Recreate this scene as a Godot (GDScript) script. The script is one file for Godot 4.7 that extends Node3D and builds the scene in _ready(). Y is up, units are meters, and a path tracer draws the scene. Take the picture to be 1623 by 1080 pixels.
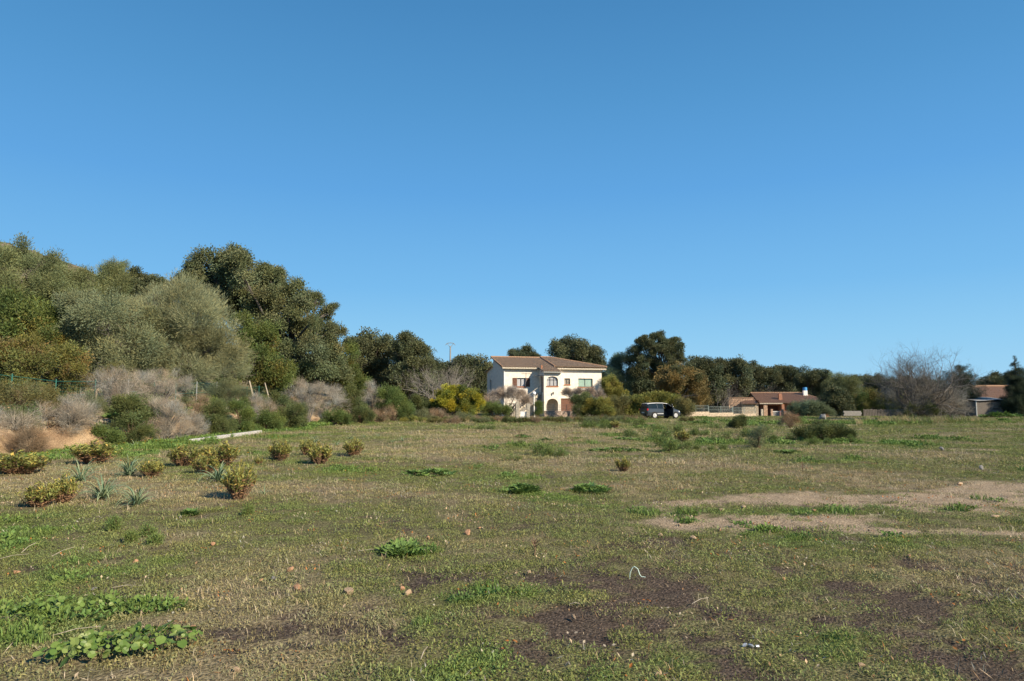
extends Node3D
# A rough winter field with a cut earth bank, holm oaks and two houses behind. Units are metres, y is up, the camera looks along -z.

const F := 1082.0
const EYE := 1.7
var TH := atan(98.0 / 1082.0)
var rng := RandomNumberGenerator.new()
var na := FastNoiseLite.new()
var nb := FastNoiseLite.new()
var nc := FastNoiseLite.new()
var nd := FastNoiseLite.new()
var ne := FastNoiseLite.new()
var M := {}
var S := {}
var K := {}
var used := {}
var patches := []
var bald := []


# ---------------------------------------------------------------- mesh collector
class Shape:
	var v := PackedVector3Array()
	var n := PackedVector3Array()
	var c := PackedColorArray()
	var i := PackedInt32Array()

	func tri(a: Vector3, b: Vector3, d: Vector3, col := Color.WHITE) -> void:
		var m := (d - a).cross(b - a).normalized()
		var s := v.size()
		v.append(a); v.append(b); v.append(d)
		n.append(m); n.append(m); n.append(m)
		c.append(col); c.append(col); c.append(col)
		i.append(s); i.append(s + 1); i.append(s + 2)

	# corners run clockwise as seen from outside
	func quad(a: Vector3, b: Vector3, d: Vector3, e: Vector3, col := Color.WHITE) -> void:
		var m := (d - a).cross(b - a) + (e - a).cross(d - a)
		m = m.normalized()
		var s := v.size()
		v.append(a); v.append(b); v.append(d); v.append(e)
		for k in 4:
			n.append(m); c.append(col)
		i.append(s); i.append(s + 1); i.append(s + 2)
		i.append(s); i.append(s + 2); i.append(s + 3)

	func box(p: Vector3, size: Vector3, col := Color.WHITE, basis := Basis.IDENTITY) -> void:
		var e := size * 0.5
		var q := []
		for k in 8:
			q.append(p + basis * Vector3(e.x if k & 1 else -e.x, e.y if k & 2 else -e.y, e.z if k & 4 else -e.z))
		quad(q[4], q[6], q[7], q[5], col)
		quad(q[1], q[3], q[2], q[0], col)
		quad(q[0], q[2], q[6], q[4], col)
		quad(q[5], q[7], q[3], q[1], col)
		quad(q[2], q[3], q[7], q[6], col)
		quad(q[0], q[4], q[5], q[1], col)

	# bevelled box: a box with its long edges cut
	func slab(p: Vector3, size: Vector3, bev: float, col := Color.WHITE, basis := Basis.IDENTITY) -> void:
		var e := size * 0.5
		var lo := []
		var ring := [Vector2(-e.x + bev, -e.z), Vector2(e.x - bev, -e.z), Vector2(e.x, -e.z + bev), Vector2(e.x, e.z - bev), Vector2(e.x - bev, e.z), Vector2(-e.x + bev, e.z), Vector2(-e.x, e.z - bev), Vector2(-e.x, -e.z + bev)]
		for y in [-e.y, e.y - bev, e.y]:
			var row := []
			var k := 1.0 if y < e.y - bev * 0.5 else 0.0
			for r in ring:
				var w: Vector2 = r
				if k == 0.0:
					w = Vector2(r.x * (1.0 - bev / e.x), r.y * (1.0 - bev / e.z))
				row.append(p + basis * Vector3(w.x, y, w.y))
			lo.append(row)
		for a in 2:
			for k in 8:
				var k2 := (k + 1) % 8
				quad(lo[a][k], lo[a][k2], lo[a + 1][k2], lo[a + 1][k], col)
		for k in range(1, 7):
			tri(lo[2][0], lo[2][k], lo[2][k + 1], col)
			tri(lo[0][0], lo[0][k + 1], lo[0][k], col)

	func tube(pts: Array, rad: Array, sides := 6, col := Color.WHITE, cap := true) -> void:
		var rows := []
		var last := pts.size() - 1
		var side := Vector3.ZERO
		for k in pts.size():
			var t: Vector3 = (pts[mini(k + 1, last)] - pts[maxi(k - 1, 0)])
			t = t.normalized() if t.length() > 1e-6 else Vector3.UP
			if side == Vector3.ZERO:
				side = t.cross(Vector3(0.31, 0.2, 0.93)).normalized()
			side = (side - t * side.dot(t)).normalized()
			var up := t.cross(side)
			var s := v.size()
			for j in sides:
				var a := TAU * j / sides
				var m := side * cos(a) + up * sin(a)
				v.append(pts[k] + m * rad[k]); n.append(m); c.append(col)
			rows.append(s)
		for k in last:
			for j in sides:
				var j2 := (j + 1) % sides
				var a0: int = rows[k] + j
				var b0: int = rows[k] + j2
				var a1: int = rows[k + 1] + j
				var b1: int = rows[k + 1] + j2
				i.append(a0); i.append(a1); i.append(b1)
				i.append(a0); i.append(b1); i.append(b0)
		if cap and sides > 2:
			for k in [0, last]:
				for j in range(1, sides - 1):
					var a: Vector3 = v[rows[k]]
					var b: Vector3 = v[rows[k] + j]
					var d: Vector3 = v[rows[k] + j + 1]
					if k == 0:
						tri(a, b, d, col)
					else:
						tri(a, d, b, col)

	# a leaf with a fold along its middle
	func leaf(p: Vector3, along: Vector3, flat: Vector3, l: float, w: float, col: Color, fold := 0.25) -> void:
		var s := along.cross(flat).normalized()
		var f := s.cross(along).normalized()
		var mid := p + along * l * 0.48
		var a := mid + s * w * 0.5 + f * w * fold
		var b := mid - s * w * 0.5 + f * w * fold
		var tip := p + along * l
		tri(p, a, tip, col)
		tri(p, tip, b, col)

	func mesh() -> ArrayMesh:
		var arr := []
		arr.resize(Mesh.ARRAY_MAX)
		arr[Mesh.ARRAY_VERTEX] = v
		arr[Mesh.ARRAY_NORMAL] = n
		arr[Mesh.ARRAY_COLOR] = c
		arr[Mesh.ARRAY_INDEX] = i
		var m := ArrayMesh.new()
		m.add_surface_from_arrays(Mesh.PRIMITIVE_TRIANGLES, arr)
		return m


# ---------------------------------------------------------------- naming, tagging
func numbered(called: String) -> String:
	if not used.has(called):
		used[called] = 0
		return called
	used[called] += 1
	return "%s_%03d" % [called, used[called]]


func tag(o: Node3D, label: String, category := "", group := "", kind := "") -> Node3D:
	o.set_meta("label", label)
	if category: o.set_meta("category", category)
	if group: o.set_meta("group", group)
	if kind: o.set_meta("kind", kind)
	return o


func thing(called: String, label: String, category: String, p := Vector3.ZERO, turn := 0.0, group := "") -> Node3D:
	var o := Node3D.new()
	o.name = numbered(called)
	add_child(o)
	o.position = p
	o.rotation.y = turn
	return tag(o, label, category, group, "thing")


func part(called: String, m: Mesh, mat: Material, parent: Node3D, p := Vector3.ZERO) -> MeshInstance3D:
	var o := MeshInstance3D.new()
	o.name = called
	o.mesh = m
	o.material_override = mat
	o.position = p
	parent.add_child(o, true)
	return o


func pbox(called: String, p: Vector3, size: Vector3, mat: Material, parent: Node3D, bev := 0.0) -> MeshInstance3D:
	var s := Shape.new()
	if bev > 0.0:
		s.slab(Vector3.ZERO, size, bev)
	else:
		s.box(Vector3.ZERO, size)
	return part(called, s.mesh(), mat, parent, p)


func copies(called: String, m: Mesh, mat: Material, parent: Node3D, tr: Array, cols: Array) -> MultiMeshInstance3D:
	var mm := MultiMesh.new()
	mm.transform_format = MultiMesh.TRANSFORM_3D
	mm.use_colors = true
	mm.mesh = m
	mm.instance_count = tr.size()
	for k in tr.size():
		mm.set_instance_transform(k, tr[k])
		mm.set_instance_color(k, cols[k])
	var o := MultiMeshInstance3D.new()
	o.name = called
	o.multimesh = mm
	o.material_override = mat
	o.set_meta("kind", "stuff")
	parent.add_child(o, true)
	return o


# ---------------------------------------------------------------- where things are
func at(u: float, v: float, d: float) -> Vector3:
	var x := (u - 811.5) / F
	var y := (540.0 - v) / F
	var k := d / (cos(TH) - y * sin(TH))
	return Vector3(x * k, EYE + (y * cos(TH) + sin(TH)) * k, -d)


func ground_at(u: float, v: float) -> Vector3:
	var x := (u - 811.5) / F
	var y := (540.0 - v) / F
	var p := Vector3.ZERO
	var k := EYE / maxf(0.002, -(y * cos(TH) + sin(TH)))
	p = Vector3(x * k, 0, -(cos(TH) - y * sin(TH)) * k)
	p.y = h(p.x, p.z)
	return p


func stand(u: float, d: float) -> Vector3:
	var p := at(u, 638.0, d)
	p.y = h(p.x, p.z)
	return p


func bank_x(d: float) -> float:
	return -15.3 + 1.3 * nc.get_noise_2d(d * 2.2, 71.0) + 0.5 * nb.get_noise_2d(d * 0.5, 13.0)


func h(x: float, z: float) -> float:
	var d := -z
	var y := 0.10 * nc.get_noise_2d(x, z) + 0.02 * nb.get_noise_2d(x, z)
	y -= 0.7 * smoothstep(82.0, 106.0, d) * smoothstep(16.0, 30.0, x)
	var t := bank_x(d) - x
	if t > 0.0:
		var rough := nb.get_noise_2d(x * 0.9, z * 0.9)
		var hb := 1.0 - 0.3 * smoothstep(52.0, 85.0, d) + 0.25 * nc.get_noise_2d(x * 3.0, z * 3.0)
		y += hb * smoothstep(0.0, 1.0 + 0.3 * rough, t) + rough * 0.22 * smoothstep(0.1, 0.6, t) * smoothstep(6.0, 1.5, t)
		y -= 0.55 * absf(nb.get_noise_2d(x * 0.5 + 20.0, z * 1.1)) * smoothstep(0.15, 0.6, t) * smoothstep(2.6, 1.0, t)
		y += 0.1 * clampf(t - 1.0, 0.0, 5.5) * (1.0 + 0.012 * (d - 30.0))
		y += 0.16 * maxf(0.0, t - 6.5)
	return y


# what the ground is made of at a place: [bare soil, dry tan earth, lush green, straw, bank earth]
func cover(x: float, z: float) -> Array:
	var d := -z
	var a := na.get_noise_2d(x, z)
	var b := nb.get_noise_2d(x * 1.6, z * 1.6)
	var c := nc.get_noise_2d(x * 2.0, z * 2.0)
	var b2 := nb.get_noise_2d(x * 5.5 + 40.0, z * 5.5)
	var e := ne.get_noise_2d(x, z)
	var soil := a * 0.65 + b * 0.6 + b2 * 0.55 - 0.46 + 0.17 * smoothstep(10.5, 7.5, d) * smoothstep(-4.0, 0.5, x)
	var tan := a * -0.5 + b * 0.3 + c * 0.5 - 0.62
	var lush := c * 0.45 - a * 0.3 + b * 0.25 + e * 0.75 - 0.36
	var rows := 0.28 * sin(x * 11.0 + 0.6 * nd.get_noise_2d(x, z)) * smoothstep(24.0, 30.0, d) * smoothstep(62.0, 50.0, d) * smoothstep(-9.0, -6.0, x) * smoothstep(6.0, 1.0, x)
	var straw := rows + c * -0.6 + nd.get_noise_2d(x, z) * 0.55 - 0.16 + b * 0.25 - e * 0.6
	for p in patches:
		var q := Vector2((x - p[0]) / p[2], (z - p[1]) / p[3]).length_squared()
		if q < 6.0:
			var w: float = exp(-q) * p[5]
			match p[4]:
				0: soil += w
				1: tan += w
				2: lush += w
				3: straw += w
	var t := bank_x(d) - x
	if d > 14.0 and t > -3.2 and t < 0.2:
		lush += 0.75 * smoothstep(-3.2, -1.2, t) * smoothstep(14.0, 22.0, d) * smoothstep(75.0, 60.0, d)
	var earth := smoothstep(0.05, 0.25, t) * (smoothstep(2.4, 1.2, t) + 0.6 * smoothstep(-0.1, 0.3, b) * smoothstep(9.0, 5.0, t))
	if t > 0.0:
		soil -= 0.5; lush -= 0.2; straw += 0.3
	return [smoothstep(-0.05, 0.12, soil), smoothstep(-0.12, 0.28, tan + b2 * 0.2), smoothstep(-0.1, 0.3, lush), smoothstep(-0.2, 0.3, straw), clampf(earth, 0.0, 1.0)]


func rnd(a: float, b: float) -> float:
	return rng.randf_range(a, b)


func ball() -> Vector3:
	var y := rng.randf_range(-1.0, 1.0)
	var a := rng.randf() * TAU
	var r := sqrt(1.0 - y * y)
	return Vector3(r * cos(a), y, r * sin(a))


func turned(up: Vector3, spin: float, s: float) -> Basis:
	var y := up.normalized()
	var x := y.cross(Vector3(sin(spin), 0.05, cos(spin)))
	x = x.normalized() if x.length() > 1e-4 else Vector3.RIGHT
	return Basis(x, y, x.cross(y)).scaled(Vector3(s, s, s))


func vary(c: Color, amount: float, warm := 0.0) -> Color:
	var b := 1.0 + rnd(-amount, amount)
	var w := rnd(-1.0, 1.0) * (amount * 0.45) + warm
	return Color(c.r * b * (1.0 + w), c.g * b, c.b * b * (1.0 - w), 1.0)


# ---------------------------------------------------------------- materials
func noise_image(seed_: int, freq: float, size: int, oct: int, lo: Color, hi: Color, contrast := 1.0, kind := FastNoiseLite.TYPE_SIMPLEX_SMOOTH) -> ImageTexture:
	var f := FastNoiseLite.new()
	f.seed = seed_
	f.noise_type = kind
	f.frequency = freq
	f.fractal_octaves = oct
	var im := f.get_seamless_image(size, size)
	var out := Image.create(size, size, false, Image.FORMAT_RGB8)
	for y in size:
		for x in size:
			var k := clampf((im.get_pixel(x, y).r - 0.5) * contrast + 0.5, 0.0, 1.0)
			out.set_pixel(x, y, lo.lerp(hi, k))
	return ImageTexture.create_from_image(out)


func plain(col: Color, rough := 0.8, metal := 0.0) -> StandardMaterial3D:
	var m := StandardMaterial3D.new()
	m.albedo_color = col.linear_to_srgb()
	m.roughness = rough
	m.metallic = metal
	return m


func grained(col: Color, rough: float, tex: Texture2D, scale: float, bump: Texture2D = null, depth := 0.0) -> StandardMaterial3D:
	var m := plain(col, rough)
	m.albedo_texture = tex
	m.uv1_triplanar = true
	m.uv1_scale = Vector3.ONE * scale
	if bump:
		m.heightmap_enabled = true
		m.heightmap_texture = bump
		m.heightmap_scale = depth
	return m


func leafy(rough := 0.6, through := 0.35) -> StandardMaterial3D:
	var m := StandardMaterial3D.new()
	m.vertex_color_use_as_albedo = true
	m.roughness = rough
	m.metallic_specular = 0.35
	m.cull_mode = BaseMaterial3D.CULL_DISABLED
	if through > 0.0:
		m.backlight_enabled = true
		m.backlight = Color(through, through, through).linear_to_srgb()
	return m


func make_materials() -> void:
	var grain := noise_image(3, 0.02, 512, 5, Color(0.62, 0.62, 0.62), Color(1, 1, 1), 1.5)
	var grit := noise_image(5, 0.09, 512, 4, Color(0.0, 0.0, 0.0), Color(1, 1, 1), 1.6)
	var speck := noise_image(9, 0.06, 512, 4, Color(0.62, 0.61, 0.60), Color(1.0, 1.0, 1.0), 2.0)
	var m := StandardMaterial3D.new()
	m.vertex_color_use_as_albedo = true
	m.roughness = 0.95
	m.metallic_specular = 0.2
	m.albedo_texture = speck
	m.uv1_triplanar = true
	m.uv1_world_triplanar = true
	m.uv1_scale = Vector3.ONE * 0.73
	m.heightmap_enabled = true
	m.heightmap_texture = grit
	m.heightmap_scale = 0.7
	M.ground = m
	M.leaf = leafy(0.55, 0.35)
	M.dry = leafy(0.8, 0.15)
	M.grass = leafy(0.6, 0.4)
	M.bark = grained(Color(0.17, 0.15, 0.128), 0.9, grain, 1.4, grit, 2.0)
	M.pale_bark = grained(Color(0.40, 0.37, 0.33), 0.9, grain, 1.4, grit, 1.0)
	M.grey_bark = grained(Color(0.27, 0.25, 0.228), 0.9, grain, 1.4, grit, 1.0)
	M.stem = plain(Color(0.17, 0.11, 0.07), 0.9)
	M.stucco = grained(Color(0.82, 0.755, 0.665), 0.9, noise_image(21, 0.012, 512, 5, Color(0.94, 0.935, 0.93), Color(1, 1, 1), 1.6), 0.35, grit, 0.6)
	M.peach = grained(Color(0.68, 0.45, 0.31), 0.9, grain, 0.5, grit, 0.6)
	M.cream = grained(Color(0.74, 0.66, 0.53), 0.85, grain, 0.6)
	M.white = plain(Color(0.80, 0.80, 0.78), 0.6)
	M.tile = grained(Color(0.60, 0.45, 0.315), 0.85, noise_image(31, 0.03, 512, 4, Color(0.55, 0.52, 0.5), Color(1, 1, 1), 2.0), 0.5)
	M.red_tile = grained(Color(0.53, 0.345, 0.24), 0.85, noise_image(33, 0.03, 512, 4, Color(0.6, 0.56, 0.54), Color(1, 1, 1), 2.0), 0.5)
	M.ridge_tile = grained(Color(0.52, 0.32, 0.2), 0.85, grain, 1.0)
	M.terracotta = plain(Color(0.60, 0.24, 0.11), 0.8)
	M.brick = grained(Color(0.55, 0.27, 0.17), 0.9, grain, 1.0)
	M.shutter = grained(Color(0.20, 0.085, 0.05), 0.7, grain, 1.0)
	M.dark = plain(Color(0.02, 0.018, 0.016), 0.8)
	M.frame = plain(Color(0.035, 0.03, 0.03), 0.5)
	M.glass = plain(Color(0.05, 0.06, 0.07), 0.05)
	M.glass.transparency = BaseMaterial3D.TRANSPARENCY_ALPHA
	M.glass.albedo_color.a = 0.25
	M.curtain = plain(Color(0.72, 0.72, 0.74), 0.9)
	M.green_curtain = plain(Color(0.52, 0.74, 0.62), 0.9)
	M.pink_curtain = plain(Color(0.5, 0.22, 0.24), 0.9)
	M.concrete = grained(Color(0.42, 0.40, 0.37), 0.9, grain, 0.8, grit, 1.0)
	M.pink_wall = grained(Color(0.68, 0.52, 0.42), 0.9, grain, 0.5, grit, 1.0)
	M.pale_wall = grained(Color(0.64, 0.53, 0.40), 0.9, grain, 0.5, grit, 1.0)
	M.chalk = grained(Color(0.78, 0.75, 0.70), 0.9, grain, 1.2, grit, 0.6)
	M.stone_block = grained(Color(0.62, 0.57, 0.48), 0.9, grain, 1.5, grit, 1.5)
	M.board = grained(Color(0.24, 0.21, 0.185), 0.9, grain, 1.0, grit, 1.0)
	M.sheet = grained(Color(0.45, 0.46, 0.47), 0.7, grain, 0.6)
	M.wire = plain(Color(0.02, 0.11, 0.085), 0.5)
	M.green_post = plain(Color(0.025, 0.14, 0.11), 0.5)
	M.grey_post = plain(Color(0.35, 0.37, 0.37), 0.6, 0.3)
	M.steel = plain(Color(0.20, 0.25, 0.24), 0.6, 0.2)
	M.wood = grained(Color(0.42, 0.35, 0.27), 0.9, grain, 2.0)
	M.pale_wood = grained(Color(0.62, 0.55, 0.44), 0.9, grain, 2.0)
	M.blue = plain(Color(0.06, 0.28, 0.60), 0.5)
	M.rock = grained(Color(0.50, 0.44, 0.36), 0.9, speck, 1.2, grit, 2.0)
	M.orange_stone = grained(Color(0.74, 0.43, 0.25), 0.9, speck, 6.0, grit, 0.3)
	M.tan_stone = grained(Color(0.72, 0.53, 0.35), 0.9, speck, 6.0, grit, 0.3)
	M.grey_stone = grained(Color(0.36, 0.355, 0.34), 0.9, speck, 6.0, grit, 0.3)
	var paint := plain(Color(0.045, 0.055, 0.068), 0.3, 0.35)
	paint.clearcoat_enabled = true
	paint.clearcoat = 1.0
	paint.clearcoat_roughness = 0.05
	M.paint = paint
	var wp := plain(Color(0.78, 0.78, 0.76), 0.35)
	wp.clearcoat_enabled = true
	wp.clearcoat = 1.0
	wp.clearcoat_roughness = 0.05
	M.white_paint = wp
	M.car_glass = plain(Color(0.012, 0.02, 0.024), 0.04)
	M.rubber = plain(Color(0.02, 0.02, 0.02), 0.85)
	M.alloy = plain(Color(0.62, 0.62, 0.63), 0.35, 0.5)
	M.red_lamp = plain(Color(0.55, 0.02, 0.02), 0.15)
	M.plate = plain(Color(0.6, 0.6, 0.58), 0.5)
	M.seat = plain(Color(0.02, 0.02, 0.022), 0.9)
	M.globe = plain(Color(0.80, 0.81, 0.82), 0.2)
	M.foil = plain(Color(0.55, 0.56, 0.58), 0.35, 0.6)
	M.wire_loop = plain(Color(0.45, 0.58, 0.52), 0.4)


# ---------------------------------------------------------------- foliage pieces
func spray(seed_: int, count: int, r: float, ll: float, lw: float, upward: float, spread := 0.35, flat := 1.0) -> ArrayMesh:
	rng.seed = seed_
	var s := Shape.new()
	for k in count:
		var d := ball()
		var p := d * r * pow(rng.randf(), 0.6)
		p.y = p.y * flat + 0.1 * r
		var along := (d * (1.0 - upward) + Vector3.UP * upward + ball() * spread).normalized()
		var fl := (d + Vector3.UP * 0.6 + ball() * 0.8).normalized()
		var b := rnd(0.72, 1.28)
		var y := rnd(-0.14, 0.14)
		s.leaf(p, along, fl, ll * rnd(0.7, 1.25), lw * rnd(0.75, 1.25), Color(b * (1.0 + y), b, b * (1.0 - y)))
	return s.mesh()


func twigs(seed_: int, count: int, l: float, w: float, spread: float) -> ArrayMesh:
	rng.seed = seed_
	var s := Shape.new()
	for k in count:
		var p := ball() * l * 0.25
		var d := (Vector3.UP + ball() * spread).normalized()
		var m := p + d * l * 0.5 + ball() * l * 0.08
		var e := m + (d + ball() * 0.5).normalized() * l * rnd(0.3, 0.6)
		var col := Color.WHITE * rnd(0.7, 1.25)
		col.a = 1.0
		for q in [[p, m, w, w * 0.7], [m, e, w * 0.7, w * 0.15], [m, m + (d + ball() * 1.1).normalized() * l * rnd(0.2, 0.45), w * 0.6, w * 0.15]]:
			var t: Vector3 = (q[1] - q[0]).normalized()
			var sd := t.cross(ball()).normalized()
			s.quad(q[0] - sd * q[2] * 0.5, q[1] - sd * q[3] * 0.5, q[1] + sd * q[3] * 0.5, q[0] + sd * q[2] * 0.5, col)
	return s.mesh()


# a handful of grass: blades that bend outwards
func turf(seed_: int, count: int, r: float, hmin: float, hmax: float, w: float, straw: float, lean := 0.55) -> ArrayMesh:
	rng.seed = seed_
	var s := Shape.new()
	for k in count:
		var a := rng.randf() * TAU
		var q := sqrt(rng.randf()) * r
		var p := Vector3(cos(a) * q, -0.006, sin(a) * q)
		var hh := rnd(hmin, hmax)
		var ld := Vector3(rnd(-1, 1), 0, rnd(-1, 1)).normalized() * rnd(0.15, lean * 1.6)
		var m := p + (Vector3.UP + ld * 0.5).normalized() * hh * 0.55
		var e := m + (Vector3.UP * 0.7 + ld * 1.5).normalized() * hh * 0.5
		var sd := ld.cross(Vector3.UP).normalized() * w * rnd(0.6, 1.3)
		var b := rnd(0.7, 1.3)
		var col := Color(b, b, b)
		if rng.randf() < straw:
			col = Color(1.9 * b, 1.35 * b, 1.9 * b)
		s.quad(p - sd * 0.5, m - sd * 0.42, m + sd * 0.42, p + sd * 0.5, col)
		s.tri(m - sd * 0.42, e, m + sd * 0.42, col)
	return s.mesh()


# low small-leaved ground cover
func mat_plant(seed_: int, count: int, r: float, l: float, w: float, hh: float) -> ArrayMesh:
	rng.seed = seed_
	var s := Shape.new()
	for k in count:
		var a := rng.randf() * TAU
		var q := sqrt(rng.randf()) * r
		var p := Vector3(cos(a) * q, rnd(0.0, hh), sin(a) * q)
		var along := Vector3(rnd(-1, 1), rnd(0.0, 0.9), rnd(-1, 1)).normalized()
		var b := rnd(0.65, 1.35)
		var y := rnd(-0.12, 0.12)
		s.leaf(p, along, (Vector3.UP + ball() * 0.5).normalized(), l * rnd(0.6, 1.3), w * rnd(0.7, 1.3), Color(b * (1.0 + y), b, b * (1.0 - y)), 0.12)
	return s.mesh()


func crumbs(seed_: int, count: int, r: float, size: float) -> ArrayMesh:
	rng.seed = seed_
	var s := Shape.new()
	for k in count:
		var a := rng.randf() * TAU
		var q := sqrt(rng.randf()) * r
		var p := Vector3(cos(a) * q, 0.0, sin(a) * q)
		var e := size * pow(rng.randf(), 2.0) + size * 0.25
		var top := p + Vector3(rnd(-0.3, 0.3), 0.7, rnd(-0.3, 0.3)) * e
		var ring := []
		var a0 := rng.randf() * TAU
		for j in 4:
			var aj := a0 - TAU * j / 4.0
			ring.append(p + Vector3(cos(aj), -0.1, sin(aj)) * e * rnd(0.6, 1.1))
		var b := rnd(0.6, 1.4)
		for j in 4:
			s.tri(ring[j], top, ring[(j + 1) % 4], Color(b * rnd(0.95, 1.1), b, b * rnd(0.9, 1.0)))
	return s.mesh()


func make_sprays() -> void:
	S.oak = spray(11, 46, 0.40, 0.13, 0.075, 0.25, 0.5, 0.8)
	S.oak2 = spray(12, 44, 0.44, 0.15, 0.085, 0.2, 0.6, 0.75)
	S.olive = spray(13, 62, 0.42, 0.15, 0.034, 0.45, 0.5, 1.1)
	S.feather = spray(14, 70, 0.46, 0.24, 0.02, 0.75, 0.4, 1.5)
	S.needle = spray(15, 74, 0.38, 0.17, 0.024, 0.2, 0.4, 0.7)
	S.arbutus = spray(16, 46, 0.38, 0.14, 0.055, 0.3, 0.6, 0.9)
	S.shrub = spray(17, 64, 0.25, 0.075, 0.028, 0.5, 0.5, 1.2)
	S.mimosa = spray(18, 54, 0.28, 0.09, 0.05, 0.35, 0.5, 1.0)
	S.rosemary = spray(19, 70, 0.26, 0.10, 0.014, 0.75, 0.4, 1.4)
	S.twig = twigs(20, 22, 0.6, 0.008, 0.6)
	S.longtwig = twigs(21, 22, 0.75, 0.013, 0.4)
	S.weed = spray(22, 44, 0.12, 0.07, 0.018, 0.6, 0.4, 1.5)
	# kind: spray, size, colour, colour spread, clump radius, clumps for each lobe, sprays in a clump, bark
	K.oak = [S.oak, 1.35, Color(0.132, 0.158, 0.074), 0.24, 0.85, 3.1, 13, "bark"]
	K.dark_oak = [S.oak2, 1.45, Color(0.108, 0.126, 0.062), 0.24, 0.95, 3.0, 13, "bark"]
	K.far_oak = [S.oak2, 1.9, Color(0.115, 0.132, 0.068), 0.24, 1.15, 3.0, 11, "bark"]
	K.olive = [S.olive, 1.25, Color(0.225, 0.252, 0.138), 0.18, 0.85, 3.0, 14, "grey_bark"]
	K.hill_olive = [S.olive, 1.35, Color(0.182, 0.215, 0.098), 0.2, 0.85, 3.0, 14, "grey_bark"]
	K.feather = [S.feather, 1.2, Color(0.285, 0.305, 0.175), 0.16, 0.95, 3.0, 15, "grey_bark"]
	K.arbutus = [S.arbutus, 1.2, Color(0.118, 0.160, 0.045), 0.28, 0.8, 3.0, 13, "bark"]
	K.lentisk = [S.arbutus, 0.85, Color(0.150, 0.155, 0.045), 0.3, 0.55, 3.0, 12, "bark"]
	K.conifer = [S.needle, 1.3, Color(0.062, 0.086, 0.050), 0.22, 0.7, 3.4, 12, "bark"]
	K.blue_conifer = [S.needle, 1.6, Color(0.10, 0.155, 0.10), 0.2, 0.9, 3.0, 11, "bark"]
	K.autumn = [S.mimosa, 1.9, Color(0.235, 0.180, 0.070), 0.22, 0.9, 2.6, 11, "grey_bark"]
	K.mimosa = [S.mimosa, 1.25, Color(0.38, 0.34, 0.035), 0.36, 0.55, 3.0, 12, "bark"]
	K.shrub = [S.shrub, 1.35, Color(0.110, 0.135, 0.048), 0.25, 0.42, 2.8, 9, "stem"]
	K.bright_shrub = [S.shrub, 1.35, Color(0.120, 0.165, 0.045), 0.25, 0.42, 2.8, 9, "stem"]
	K.olive_shrub = [S.shrub, 1.4, Color(0.165, 0.158, 0.062), 0.25, 0.45, 2.8, 9, "stem"]
	K.yellow_shrub = [S.mimosa, 1.35, Color(0.225, 0.225, 0.055), 0.28, 0.55, 2.8, 10, "stem"]
	K.rosemary = [S.rosemary, 1.35, Color(0.150, 0.170, 0.085), 0.2, 0.42, 2.8, 9, "stem"]
	K.grey_twig = [S.twig, 1.25, Color(0.345, 0.315, 0.265), 0.28, 0.55, 2.3, 5, "grey_bark"]
	K.brown_twig = [S.twig, 1.1, Color(0.27, 0.195, 0.125), 0.25, 0.45, 2.4, 6, "stem"]
	K.long_twig = [S.longtwig, 1.2, Color(0.37, 0.305, 0.25), 0.2, 0.7, 3.0, 11, "grey_bark"]
	K.hedge = [S.shrub, 1.7, Color(0.16, 0.205, 0.115), 0.22, 0.5, 3.2, 12, "stem"]
	K.dark_twig = [S.twig, 1.5, Color(0.18, 0.165, 0.14), 0.4, 0.7, 2.0, 4, "grey_bark"]
	K.broom = [S.rosemary, 1.2, Color(0.19, 0.21, 0.11), 0.2, 0.3, 1.4, 4, "stem"]


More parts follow.
